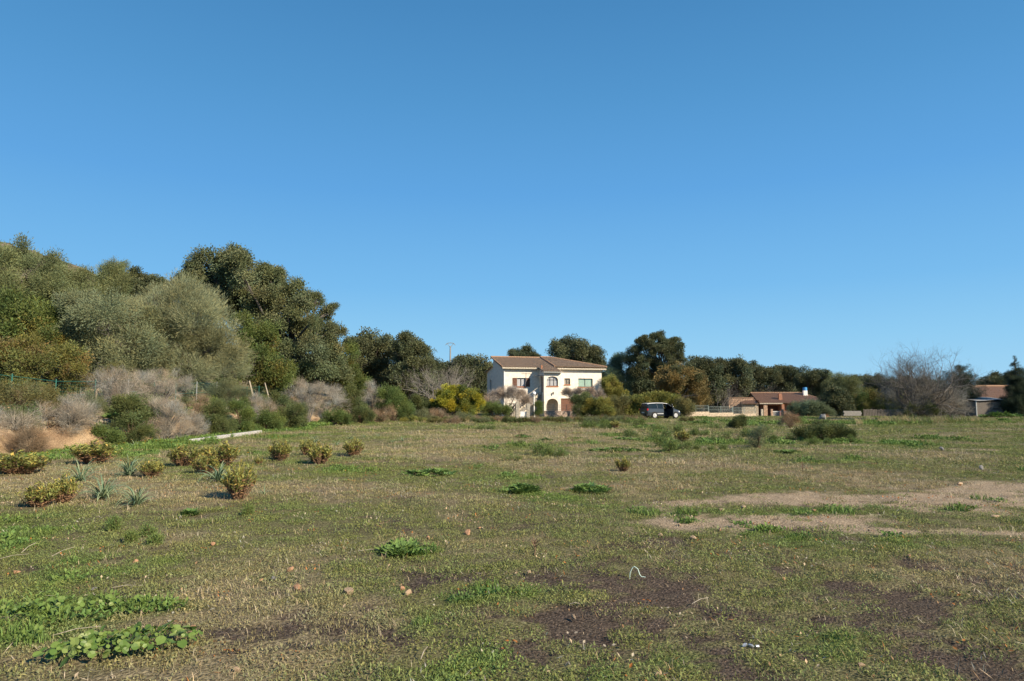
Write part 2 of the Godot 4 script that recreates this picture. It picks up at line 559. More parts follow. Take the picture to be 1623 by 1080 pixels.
# ---------------------------------------------------------------- trees and shrubs
# lobes: [u, v, radius] of the clumps of a crown as they stand at distance d
func woody(called: String, label: String, category: String, kind: String, d: float, lobes: Array, group := "", base_u := -1.0, fork := 0.35, more := true) -> Node3D:
	rng.seed = hash(label) + int(lobes[0][0]) * 31
	var k: Array = K[kind]
	var lo := 1e9
	var hi := -1e9
	var mean := 0.0
	var lowest := -1e9
	for q in lobes:
		lo = minf(lo, q[0] - q[2]); hi = maxf(hi, q[0] + q[2]); mean += q[0] / lobes.size()
		lowest = maxf(lowest, q[1])
	var width := (hi - lo) * d / F
	var base := stand(mean if base_u < 0.0 else base_u, d)
	var o := thing(called, label, category, base, 0.0, group)
	var L := []
	for q in lobes:
		var c := at(q[0], q[1], d) - base
		var r: float = q[2] * d / F * (0.93 if category == "tree" else 0.87)
		var side := 1.0 if rng.randf() < 0.5 else -1.0
		L.append([c + Vector3(0, 0, side * rnd(0.05, 0.2) * width), Vector3(r, r * 0.92, r)])
		if more:
			var r2 := r * rnd(0.8, 0.95)
			L.append([c + Vector3(rnd(-0.15, 0.15) * r, -0.12 * r, -side * rnd(0.2, 0.38) * width), Vector3(r2, r2, r2)])
	# limbs
	var bark: Material = M[k[7]]
	var s := Shape.new()
	var top: float = 0.0
	for q in L:
		top = maxf(top, q[0].y + q[1].y)
	if category == "tree":
		var r0 := clampf(top * 0.032, 0.08, 0.45)
		var f := Vector3(rnd(-0.1, 0.1) * width, top * fork, 0)
		s.tube([Vector3(0, -0.3, 0), Vector3(0, 0.05, 0), f * 0.5 + ball() * r0 * 0.5, f], [r0 * 1.5, r0 * 1.25, r0, r0 * 0.85], 8)
		for q in L:
			var e: Vector3 = q[0] + Vector3(0, q[1].y * 0.2, 0)
			var m := f.lerp(e, 0.5) + ball() * 0.12 * (e - f).length() - Vector3(0, 0.08, 0) * (e - f).length()
			s.tube([f - Vector3(0, r0 * 0.5, 0), m, e], [r0 * 0.5, r0 * 0.28, r0 * 0.13], 6)
			for j in 5:
				var t: Vector3 = e + ball() * q[1] * 0.85
				var g := m.lerp(e, rnd(0.2, 0.9))
				s.tube([g, g.lerp(t, 0.5) + ball() * 0.15, t], [r0 * 0.15, r0 * 0.09, r0 * 0.04], 4)
	else:
		for q in L:
			for j in 4:
				var e: Vector3 = q[0] + ball() * q[1] * 0.6
				s.tube([Vector3(rnd(-0.1, 0.1), -0.1, rnd(-0.1, 0.1)), Vector3(e.x * 0.4, e.y * 0.55, e.z * 0.4), e], [0.03, 0.02, 0.008], 4)
	part("trunk" if category == "tree" else "stems", s.mesh(), bark, o)
	# foliage
	var tr := []
	var cols := []
	for q in L:
		var c: Vector3 = q[0]
		var r: Vector3 = q[1]
		var rc: float = minf(k[4], r.x * 0.75)
		var shrink: float = clampf(rc / k[4], 0.55, 1.0)
		var count := int(ceil(k[5] * pow(r.x / rc, 2.0)))
		for j in count:
			var dir := ball()
			if dir.y < -0.5 and rng.randf() < 0.6:
				dir.y = -dir.y
			var out := rnd(0.6, 1.0) if rng.randf() < 0.8 else rnd(0.95, 1.22)
			var cp := c + dir * r * out
			var rk := rc * rnd(0.65, 1.2) * (0.75 if out > 1.0 else 1.0)
			var inside := false
			for w in L:
				if w != q and ((cp - w[0]) / w[1]).length_squared() < 0.3:
					inside = true
					break
			if inside:
				continue
			var col: Color = k[2]
			if k.size() > 8 and rng.randf() < k[9]:
				col = k[8]
			col = vary(col, k[3])
			for n in k[6]:
				var d2 := ball()
				var p := cp + d2 * rk * pow(rng.randf(), 0.45) * Vector3(1.0, 0.85, 1.0)
				if base.y + p.y < h(base.x + p.x, base.z + p.z) + 0.04:
					continue
				var up := d2 * 0.6 + dir * 0.6 + Vector3.UP * 0.5 + ball() * 0.25
				tr.append(Transform3D(turned(up, rng.randf() * TAU, k[1] * shrink * rnd(0.7, 1.3)), p))
				cols.append(vary(col, 0.13))
	var leafage := "crown" if category == "tree" else "foliage"
	copies(leafage, k[0], M.dry if kind.ends_with("twig") else M.leaf, o, tr, cols)
	return o


# conical evergreen: half widths in pixels at heights given in pixels, [[v, half width], ...] from the top down
func conifer(called: String, label: String, kind: String, d: float, u: float, prof: Array, count: int, tilt: float, group := "") -> Node3D:
	rng.seed = hash(label)
	var k: Array = K[kind]
	var base := stand(u, d)
	var o := thing(called, label, "tree", base, 0.0, group)
	var top := at(u, prof[0][0], d).y - base.y
	var s := Shape.new()
	s.tube([Vector3(0, -0.3, 0), Vector3(0, 0.2, 0), Vector3(0.05, top * 0.5, 0), Vector3(0, top * 0.97, 0)], [0.3, 0.24, 0.14, 0.02], 7)
	var tr := []
	var cols := []
	for j in count:
		var f := pow(rng.randf(), 0.62)
		var v := lerpf(prof[0][0], prof[-1][0], f)
		var w := 0.0
		for q in prof.size() - 1:
			if v >= prof[q][0] and v <= prof[q + 1][0]:
				w = lerpf(prof[q][1], prof[q + 1][1], (v - prof[q][0]) / (prof[q + 1][0] - prof[q][0]))
		var r := w * d / F * rnd(0.45, 1.2)
		var y := at(u, v, d).y - base.y
		var a := rng.randf() * TAU
		var dir := Vector3(cos(a), tilt * rnd(0.5, 1.3), sin(a)).normalized()
		var root := Vector3(0, maxf(0.1, y - r * tilt), 0)
		var tip := root + dir * r * sqrt(1.0 + tilt * tilt)
		s.tube([root, tip], [0.03, 0.008], 3, Color.WHITE, false)
		var col := vary(k[2], k[3])
		var n := int(clampf(r / 0.16, 3.0, 12.0))
		for q in n:
			var t := 0.25 + 0.75 * (q + rng.randf()) / n
			var p := root.lerp(tip, t) + ball() * 0.16 * r * (1.1 - t)
			if base.y + p.y < h(base.x + p.x, base.z + p.z) + 0.05:
				continue
			tr.append(Transform3D(turned(dir + Vector3.UP * 0.3 + ball() * 0.3, rng.randf() * TAU, k[1] * rnd(0.5, 0.9) * clampf(r / 1.0, 0.45, 1.0) * (1.15 - 0.5 * t)), p))
			cols.append(vary(col, 0.12))
	part("trunk", s.mesh(), M.bark, o)
	copies("crown", k[0], M.leaf, o, tr, cols)
	return o


func branch(thick: Shape, thin: Shape, p: Vector3, dir: Vector3, l: float, r: float, level: int, most: int, spread: float, lift: float) -> void:
	var pts := [p]
	var rad := [r]
	var q := p
	var dd := dir
	var steps := 3 if level < 3 else 2
	for k in steps:
		dd = (dd + ball() * 0.2 + Vector3.UP * lift).normalized()
		q += dd * l / steps
		pts.append(q)
		rad.append(r * (1.0 - 0.45 * (k + 1) / steps))
	(thick if level < 2 else thin).tube(pts, rad, 6 if level == 0 else 4 if level < 3 else 3, Color.WHITE, false)
	if level >= most:
		return
	var n := 3 if level < 2 else rng.randi_range(2, 4)
	for k in n:
		var g: Vector3 = pts[-1] if k == 0 else pts[rng.randi_range(1, steps)]
		var nd2 := (dd + ball() * spread).normalized()
		branch(thick, thin, g, nd2, l * rnd(0.55, 0.8), r * rnd(0.42, 0.56), level + 1, most, spread, lift)


func bare_tree(called: String, label: String, base: Vector3, tall: float, wide: float, stems: int, most: int, mat: Material, group := "", seed_ := 1, lean := 0.7, stout := 1.0) -> Node3D:
	rng.seed = seed_
	var o := thing(called, label, "tree", base, 0.0, group)
	var a := Shape.new()
	var b := Shape.new()
	for k in stems:
		var an := TAU * (k + rng.randf() * 0.7) / stems
		var out := wide / tall * lean * rnd(0.5, 1.15)
		var dir := Vector3(cos(an) * out, 1.0, sin(an) * out).normalized()
		var l := tall * rnd(0.33, 0.42)
		branch(a, b, Vector3(cos(an) * 0.12, -0.15, sin(an) * 0.12), dir, l, tall * rnd(0.010, 0.016) * stout, 0, most, 0.75, 0.05)
	part("trunk", a.mesh(), mat, o)
	part("twigs", b.mesh(), mat, o)
	return o


# upright herb with yellow-green leaf tufts and dead brown leaves below them; one metre tall
func bush_meshes(seed_: int, stems: int, wide: float) -> Array:
	rng.seed = seed_
	var a := Shape.new()
	var g := Shape.new()
	var d := Shape.new()
	for k in stems:
		var an := rng.randf() * TAU
		var out := pow(rng.randf(), 0.42) * wide
		var tall := rnd(0.62, 1.0) * (1.0 - 0.45 * pow(out / wide, 2.0))
		var e := Vector3(cos(an) * out, tall, sin(an) * out)
		var m := Vector3(e.x * 0.62, tall * 0.45, e.z * 0.62) + ball() * 0.05
		a.tube([Vector3(e.x * 0.3, -0.05, e.z * 0.3), m, e], [0.012, 0.01, 0.006], 3, Color.WHITE, false)
		var yellow := rng.randf() < 0.4
		for j in 34:
			var t := 0.12 + 0.88 * j / 33.0
			var p := m.lerp(e, (t - 0.5) * 2.0) if t > 0.5 else Vector3.ZERO.lerp(m, t * 2.0)
			p += ball() * 0.03
			var along := (Vector3(rnd(-1, 1), rnd(0.1, 0.9), rnd(-1, 1))).normalized()
			var b := rnd(0.75, 1.25)
			if t > rnd(0.45, 0.8):
				var col := Color(0.33, 0.32, 0.09) if yellow else Color(0.22, 0.245, 0.075)
				if rng.randf() < 0.12: col = Color(0.42, 0.31, 0.08)
				g.leaf(p, along, Vector3.UP + ball() * 0.4, rnd(0.11, 0.19), rnd(0.035, 0.065), Color(col.r * b, col.g * b, col.b * b))
			else:
				var col2 := Color(0.235, 0.14, 0.08)
				d.leaf(p, (along - Vector3.UP * 0.6).normalized(), ball(), rnd(0.08, 0.14), rnd(0.025, 0.045), Color(col2.r * b, col2.g * b, col2.b * b))
	return [a.mesh(), g.mesh(), d.mesh()]


func field_bush(set_: Array, label: String, base: Vector3, tall: float, wide: float, group: String) -> Node3D:
	var o := thing("field_bush", label, "bush", base, rng.randf() * TAU, group)
	o.scale = Vector3(wide, tall, wide)
	part("stems", set_[0], M.stem, o)
	part("leaves", set_[1], M.leaf, o)
	part("dead_leaves", set_[2], M.dry, o)
	return o


func strap(seed_: int) -> ArrayMesh:
	rng.seed = seed_
	var s := Shape.new()
	var p := Vector3(0, -0.03, 0)
	var dir := Vector3(0, 1, rnd(0.1, 0.5)).normalized()
	var droop := rnd(0.10, 0.34)
	var n := 7
	var b := rnd(0.8, 1.2)
	var w0 := 0.02
	for k in n:
		var q := p + dir * (1.0 / n)
		var wa := w0 * (1.0 - pow(float(k) / n, 2.5))
		var wb := w0 * (1.0 - pow(float(k + 1) / n, 2.5)) + 0.0005
		var up := Vector3.RIGHT.cross(dir) * -1.0
		var col := Color(b, b, b)
		s.quad(p - Vector3(wa, 0, 0), q - Vector3(wb, 0, 0), q + up * wb * 0.4, p + up * wa * 0.4, col)
		s.quad(p + up * wa * 0.4, q + up * wb * 0.4, q + Vector3(wb, 0, 0), p + Vector3(wa, 0, 0), col)
		p = q
		dir = (dir + Vector3(0, -droop, droop * 0.35) * (0.4 + k * 0.3)).normalized()
	return s.mesh()


func asphodel(label: String, base: Vector3, tall: float, leaves: int, group: String, wide := 1.0) -> Node3D:
	var o := thing("asphodel", label, "plant", base, 0.0, group)
	for k in leaves:
		var a := TAU * k * 0.382 + rnd(-0.3, 0.3)
		var l := part("leaf", S.straps[rng.randi_range(0, 4)], M.asphodel[rng.randi_range(0, 2)], o)
		var tilt := rnd(-0.15, 0.75) * wide
		l.basis = Basis(Vector3.UP, a) * Basis(Vector3.RIGHT, tilt) * Basis.IDENTITY.scaled(Vector3(tall * rnd(0.9, 1.4), tall * rnd(0.65, 1.15), tall))
		l.position = Vector3(sin(a), 0, cos(a)) * tall * 0.06 * rng.randf()
	return o


# round cupped leaf on a stalk; the blade is one unit long
func round_leaf(seed_: int) -> ArrayMesh:
	rng.seed = seed_
	var s := Shape.new()
	var b := rnd(0.85, 1.15)
	var col := Color(b, b, b)
	var n := 10
	var rim := []
	var cup := rnd(0.05, 0.22)
	for k in n:
		var a := -TAU * k / n
		var r := 0.5 * (1.0 + rnd(-0.08, 0.08)) * (0.72 if k == 0 else 1.0)
		rim.append(Vector3(sin(a) * r * 0.95, cup * rnd(0.6, 1.3) * absf(sin(a)) + rnd(-0.04, 0.04), 0.5 - cos(a) * r * 1.05))
	for k in n:
		s.tri(Vector3(0, 0, 0.5), rim[k], rim[(k + 1) % n], col)
	s.tube([Vector3(0, -0.75, -0.45), Vector3(0, -0.25, -0.2), Vector3(0, 0.0, 0.08)], [0.03, 0.028, 0.02], 3, Color(0.9, 0.95, 0.7), false)
	return s.mesh()


func stone_mesh(seed_: int, flat := 0.7) -> ArrayMesh:
	rng.seed = seed_
	var s := Shape.new()
	var rows := []
	var cuts := []
	for k in 9:
		cuts.append([ball(), rnd(0.42, 0.8)])
	for a in 7:
		var row := []
		for b in 10:
			var th := PI * a / 6.0
			var ph := -TAU * b / 10.0
			var p := Vector3(sin(th) * cos(ph), cos(th), sin(th) * sin(ph))
			for c in cuts:
				var over: float = p.dot(c[0]) - c[1]
				if over > 0.0:
					p -= c[0] * over
			p *= 1.0 + 0.05 * sin(b * 2.1 + a * 1.7)
			row.append(Vector3(p.x, p.y * flat, p.z * 0.85))
		rows.append(row)
	for a in 6:
		for b in 10:
			var b2 := (b + 1) % 10
			if a == 0:
				s.tri(rows[0][b], rows[1][b2], rows[1][b])
			elif a == 5:
				s.tri(rows[5][b], rows[5][b2], rows[6][b])
			else:
				s.quad(rows[a][b], rows[a][b2], rows[a + 1][b2], rows[a + 1][b])
	return s.mesh()


# ---------------------------------------------------------------- ground
func make_ground() -> void:
	var xs := []
	var x := 0.0
	while x < 1500.0:
		xs.append(x)
		x += 0.1 if x < 6.0 else 0.2 if x < 24.0 else maxf(0.8, (x - 24.0) * 0.12 + 0.6)
	var cols := []
	for k in range(xs.size() - 1, 0, -1):
		cols.append(-xs[k])
	cols.append_array(xs)
	var rows := []
	var d := -45.0
	while d < 1500.0:
		rows.append(-d)
		d += 3.0 if d < 0.0 else 0.3 if d < 3.0 else maxf(0.07, d * 0.0125) if d < 130.0 else d * 0.15
	var s := Shape.new()
	var w := cols.size()
	var soil := Color(0.135, 0.105, 0.082)
	var moss := Color(0.222, 0.207, 0.105)
	var tan := Color(0.52, 0.41, 0.285)
	var lush := Color(0.145, 0.195, 0.052)
	var straw := Color(0.355, 0.285, 0.178)
	var earth := Color(0.50, 0.335, 0.185)
	for z in rows:
		for cx in cols:
			var y := h(cx, z)
			var k := cover(cx, z)
			var f := nb.get_noise_2d(cx * 5.0, z * 5.0)
			y += 0.018 * f - 0.02 * k[0]
			s.v.append(Vector3(cx, y, z))
			var e := 0.12
			s.n.append(Vector3(h(cx - e, z) - h(cx + e, z), 2.0 * e, h(cx, z - e) - h(cx, z + e)).normalized())
			var col := moss.lerp(straw, k[3] * 0.75)
			col = col.lerp(lush, k[2])
			col = col.lerp(tan, k[1])
			col = col.lerp(soil, k[0])
			var clay := nb.get_noise_2d(cx * 0.8 + 9.0, z * 0.8 + y * 2.0)
			col = col.lerp(earth.lerp(Color(0.56, 0.44, 0.30), clampf(0.5 + f, 0.0, 1.0)).lerp(Color(0.34, 0.235, 0.15), smoothstep(0.02, 0.3, clay)), k[4])
			var g := 1.0 + 0.35 * f
			s.c.append(Color(col.r * g, col.g * g, col.b * g))
	for r in rows.size() - 1:
		for q in w - 1:
			var a := r * w + q
			s.i.append(a); s.i.append(a + w); s.i.append(a + w + 1)
			s.i.append(a); s.i.append(a + w + 1); s.i.append(a + 1)
	var o := part("ground", s.mesh(), M.ground, self)
	tag(o, "rough field of thin grass, moss and bare soil rising to an earth bank", "ground", "", "structure")


func make_hill() -> void:
	var s := Shape.new()
	var nx := 90
	var nz := 40
	for r in nz:
		for q in nx:
			var x := -420.0 + 330.0 * q / (nx - 1)
			var z := -430.0 + 260.0 * r / (nz - 1)
			var rr := Vector2((x + 262.0) / 126.0, (z + 330.0) / 110.0).length()
			var y := 82.0 * exp(-rr * rr) - 3.0
			var f := na.get_noise_2d(x * 0.2, z * 0.2)
			y += f * 3.0 + nb.get_noise_2d(x * 0.3, z * 0.3) * 1.6
			s.v.append(Vector3(x, y, z))
			s.n.append(Vector3.UP)
			var g := nb.get_noise_2d(x * 0.5, z * 0.5)
			s.c.append(Color(0.40, 0.33, 0.27).lerp(Color(0.10, 0.12, 0.06), smoothstep(0.0, 0.15, g)))
	for r in nz - 1:
		for q in nx - 1:
			var a := r * nx + q
			s.i.append(a); s.i.append(a + 1); s.i.append(a + nx + 1)
			s.i.append(a); s.i.append(a + nx + 1); s.i.append(a + nx)
	for r in range(1, nz - 1):
		for q in range(1, nx - 1):
			var a := r * nx + q
			s.n[a] = (s.v[a + nx] - s.v[a - nx]).cross(s.v[a + 1] - s.v[a - 1]).normalized()
	var o := part("hill", s.mesh(), M.ground, self)
	tag(o, "far rocky hill with scattered scrub behind the trees", "hill", "", "structure")


# ---------------------------------------------------------------- ground cover
func scatter(called: String, label: String, category: String, m: Array, mat: Material, bands: Array, pick: Callable) -> void:
	var tr := []
	var cols := []
	for k in m.size():
		tr.append([]); cols.append([])
	for b in bands:   # [near, far, plants on a square metre, size]
		var n := int((0.84 * (b[1] * b[1] - b[0] * b[0]) + 2.0 * (b[1] - b[0])) * b[2])
		for k in n:
			var d: float = sqrt(rnd(b[0] * b[0], b[1] * b[1]))
			var x := rnd(-1.0, 1.0) * (0.84 * d + 1.0)
			if x < -17.5 or (x > 16.0 and d > 84.0):
				continue
			var skip := false
			for q in bald:
				if absf(x - q[0]) < q[2] and absf(-d - q[1]) < q[3]:
					skip = true
			if skip:
				continue
			var c = pick.call(x, -d)
			if c == null:
				continue
			var y := h(x, -d)
			var j := rng.randi_range(0, m.size() - 1)
			tr[j].append(Transform3D(Basis(Vector3.UP, rng.randf() * TAU).scaled(Vector3.ONE * b[3] * rnd(0.7, 1.3)), Vector3(x, y, -d)))
			cols[j].append(c)
	var o := Node3D.new()
	o.name = numbered(called)
	add_child(o)
	tag(o, label, category, "", "stuff")
	for k in m.size():
		if tr[k].size() > 0:
			copies("clumps", m[k], mat, o, tr[k], cols[k])


func make_cover() -> void:
	rng.seed = 501
	var turf_a := [turf(41, 90, 0.16, 0.012, 0.04, 0.0045, 0.16, 1.1), turf(42, 90, 0.17, 0.01, 0.036, 0.0045, 0.3, 1.3), mat_plant(43, 80, 0.16, 0.022, 0.012, 0.022), mat_plant(44, 80, 0.16, 0.03, 0.009, 0.025)]
	rng.seed = 601
	scatter("grass", "short green turf of grass and tiny leaved plants between bare soil", "grass", turf_a, M.grass, [[3.2, 9.0, 125.0, 0.9], [9.0, 18.0, 58.0, 1.15], [18.0, 36.0, 20.0, 1.7], [36.0, 82.0, 5.0, 2.8]],
		func(x, z):
			var k := cover(x, z)
			var tuft := smoothstep(-0.28, 0.12, nb.get_noise_2d(x * 3.1 - 60.0, z * 3.1))
			var keep: float = (0.25 + 0.75 * tuft) * (1.0 - 0.93 * k[0]) * (1.0 - 0.92 * k[1]) * (1.0 - k[4]) * (0.55 + 0.45 * k[2] + 0.1 * (1.0 - k[3]))
			if rng.randf() > keep:
				return null
			var c := Color(0.215, 0.246, 0.080).lerp(Color(0.168, 0.255, 0.062), k[2]).lerp(Color(0.370, 0.310, 0.175), k[3] * 0.65)
			return vary(c, 0.2))
	rng.seed = 602
	var straw := [turf(45, 16, 0.34, 0.03, 0.11, 0.004, 0.0, 0.8), turf(46, 22, 0.36, 0.02, 0.08, 0.004, 0.0, 2.2)]
	scatter("dry_grass", "thin straw coloured dry grass stalks over the field", "dry grass", straw, M.dry, [[3.2, 9.0, 14.0, 0.8], [9.0, 18.0, 13.0, 1.0], [18.0, 36.0, 7.0, 1.5], [36.0, 82.0, 1.8, 2.4]],
		func(x, z):
			var k := cover(x, z)
			if rng.randf() > (0.12 + 0.88 * k[3]) * (1.0 - 0.6 * k[0]) * (1.0 - 0.6 * k[4]) * (1.0 - 0.7 * k[2]):
				return null
			return vary(Color(0.47, 0.39, 0.26), 0.25))
	rng.seed = 603
	var lushm := [turf(47, 70, 0.14, 0.05, 0.14, 0.009, 0.03, 0.6), mat_plant(48, 60, 0.15, 0.05, 0.03, 0.07)]
	scatter("lush_grass", "taller fresh green grass along the foot of the bank", "grass", lushm, M.grass, [[3.2, 10.0, 26.0, 0.8], [10.0, 24.0, 14.0, 1.1], [24.0, 45.0, 9.0, 1.7], [45.0, 80.0, 4.5, 2.4]],
		func(x, z):
			var k := cover(x, z)
			if rng.randf() > smoothstep(0.7, 1.0, k[2]) * (1.0 - 0.5 * k[4]) * (1.0 - k[0]):
				return null
			return vary(Color(0.150, 0.235, 0.058), 0.22))
	rng.seed = 604
	scatter("soil_crumbs", "small crumbs of soil and grit on the bare patches", "grit", [crumbs(49, 30, 0.14, 0.006), crumbs(50, 12, 0.14, 0.010)], M.dry, [[3.2, 9.0, 26.0, 1.0], [9.0, 18.0, 9.0, 1.3]],
		func(x, z):
			var k := cover(x, z)
			if rng.randf() > maxf(k[0], k[1]):
				return null
			return vary(Color(0.15, 0.115, 0.09).lerp(Color(0.5, 0.39, 0.27), k[1]), 0.3))
	rng.seed = 605
	scatter("leaf_litter", "fallen orange brown leaves and bits of straw in the grass", "leaf litter", [mat_plant(51, 9, 0.2, 0.03, 0.018, 0.02), mat_plant(52, 9, 0.2, 0.06, 0.006, 0.03)], M.dry, [[3.2, 9.0, 7.0, 1.0], [9.0, 20.0, 4.0, 1.2]],
		func(x, z):
			var q := rng.randf()
			return vary(Color(0.42, 0.17, 0.05) if q < 0.15 else Color(0.42, 0.36, 0.27) if q < 0.7 else Color(0.25, 0.17, 0.1), 0.25))
	rng.seed = 606
	# the upper bank is grown over with dry grass and low herbs
	var tr := [[], []]
	var cols := [[], []]
	for k in 9000:
		var d := rnd(14.0, 85.0)
		var bx := bank_x(d)
		var x := bx - rnd(0.9, 12.0)
		var g := cover(x, -d)
		if rng.randf() < g[4] * 0.8:
			continue
		var j := 0 if rng.randf() < 0.6 else 1
		tr[j].append(Transform3D(Basis(Vector3.UP, rng.randf() * TAU).scaled(Vector3.ONE * rnd(1.6, 3.4)), Vector3(x, h(x, -d), -d)))
		cols[j].append(vary(Color(0.33, 0.27, 0.18) if rng.randf() < 0.55 else Color(0.15, 0.18, 0.06), 0.25))
	var o := Node3D.new()
	o.name = "bank_grass"
	add_child(o)
	tag(o, "dry grass and low herbs growing over the top of the bank", "grass", "", "stuff")
	copies("clumps", turf(53, 26, 0.15, 0.04, 0.12, 0.006, 0.0, 0.5), M.dry, o, tr[0], cols[0])
	copies("clumps", lushm[1], M.grass, o, tr[1], cols[1])


# ---------------------------------------------------------------- building pieces
# front face of a wall with openings [x0, y0, x1, y1, rise of the arch], and the reveals of the openings
func panel(s: Shape, o: Vector3, ax: Vector3, length: float, tall: float, holes := [], depth := 0.25) -> void:
	var nrm := ax.cross(Vector3.UP)
	var xs := [0.0, length]
	var ys := [0.0, tall]
	for q in holes:
		xs.append(q[0]); xs.append(q[2]); ys.append(q[1]); ys.append(q[3])
	xs.sort(); ys.sort()
	var P := func(x: float, y: float, k := 0.0) -> Vector3: return o + ax * x + Vector3.UP * y - nrm * k
	for a in xs.size() - 1:
		for b in ys.size() - 1:
			if xs[a + 1] - xs[a] < 1e-4 or ys[b + 1] - ys[b] < 1e-4:
				continue
			var mx: float = (xs[a] + xs[a + 1]) / 2.0
			var my: float = (ys[b] + ys[b + 1]) / 2.0
			var open := false
			for q in holes:
				if mx > q[0] and mx < q[2] and my > q[1] and my < q[3]:
					open = true
			if not open:
				s.quad(P.call(xs[a], ys[b]), P.call(xs[a], ys[b + 1]), P.call(xs[a + 1], ys[b + 1]), P.call(xs[a + 1], ys[b]))
	for q in holes:
		var rise: float = q[4] if q.size() > 4 else 0.0
		var side: float = q[3] - rise
		s.quad(P.call(q[0], q[1], depth), P.call(q[0], side, depth), P.call(q[0], side), P.call(q[0], q[1]))
		s.quad(P.call(q[2], q[1]), P.call(q[2], side), P.call(q[2], side, depth), P.call(q[2], q[1], depth))
		s.quad(P.call(q[0], q[1]), P.call(q[2], q[1]), P.call(q[2], q[1], depth), P.call(q[0], q[1], depth))
		if rise == 0.0:
			s.quad(P.call(q[0], q[3], depth), P.call(q[2], q[3], depth), P.call(q[2], q[3]), P.call(q[0], q[3]))
			continue
		var n := 14
		for k in n:
			var w: float = (q[2] - q[0]) / 2.0
			var xa: float = q[0] + 2.0 * w * k / n
			var xb: float = q[0] + 2.0 * w * (k + 1) / n
			var ya: float = side + rise * sqrt(maxf(0.0, 1.0 - pow((xa - q[0]) / w - 1.0, 2.0)))
			var yb: float = side + rise * sqrt(maxf(0.0, 1.0 - pow((xb - q[0]) / w - 1.0, 2.0)))
			s.quad(P.call(xa, ya), P.call(xa, q[3]), P.call(xb, q[3]), P.call(xb, yb))
			s.quad(P.call(xa, ya, depth), P.call(xb, yb, depth), P.call(xb, yb), P.call(xa, ya))


# barrel tiles in columns up a slope; reach(t) gives where a column starts and ends up the slope
func tiles(s: Shape, o: Vector3, along: Vector3, up: Vector3, length: float, reach: Callable, pitch := 0.24, row := 0.42) -> void:
	var nrm := up.cross(along).normalized()
	if nrm.y < 0.0:
		nrm = -nrm
	var cols := int(length / pitch)
	var w := length / cols
	var prof := [[0.0, 0.0], [0.16, 0.055], [0.34, 0.08], [0.52, 0.055], [0.68, 0.0], [0.84, -0.03], [1.0, 0.0]]
	rng.seed = 77
	for k in cols:
		var r: Array = reach.call((k + 0.5) * w)
		var a: float = r[0]
		while a < r[1] - 0.02:
			var b := minf(a + row, r[1])
			var tone := Color.WHITE * rnd(0.72, 1.12)
			tone.a = 1.0
			var lift := rnd(0.018, 0.035)
			for j in prof.size() - 1:
				var x0: float = (k + prof[j][0]) * w
				var x1: float = (k + prof[j + 1][0]) * w
				var p0: Vector3 = o + along * x0 + up * a + nrm * (prof[j][1] + lift)
				var p1: Vector3 = o + along * x1 + up * a + nrm * (prof[j + 1][1] + lift)
				var q0: Vector3 = o + along * x0 + up * b + nrm * prof[j][1]
				var q1: Vector3 = o + along * x1 + up * b + nrm * prof[j + 1][1]
				s.quad(p0, q0, q1, p1, tone)
				s.quad(p0 - nrm * 0.05, p0, p1, p1 - nrm * 0.05, tone)
			a = b


func ridge_caps(called: String, a: Vector3, b: Vector3, parent: Node3D, r := 0.12) -> void:
	var s := Shape.new()
	var l := (b - a).length()
	var n := int(l / 0.4)
	for k in n:
		var p := a.lerp(b, float(k) / n)
		var q := a.lerp(b, float(k + 1) / n + 0.015)
		s.tube([p, q], [r * 1.08, r * 0.92], 8)
	part(called, s.mesh(), M.ridge_tile, parent)


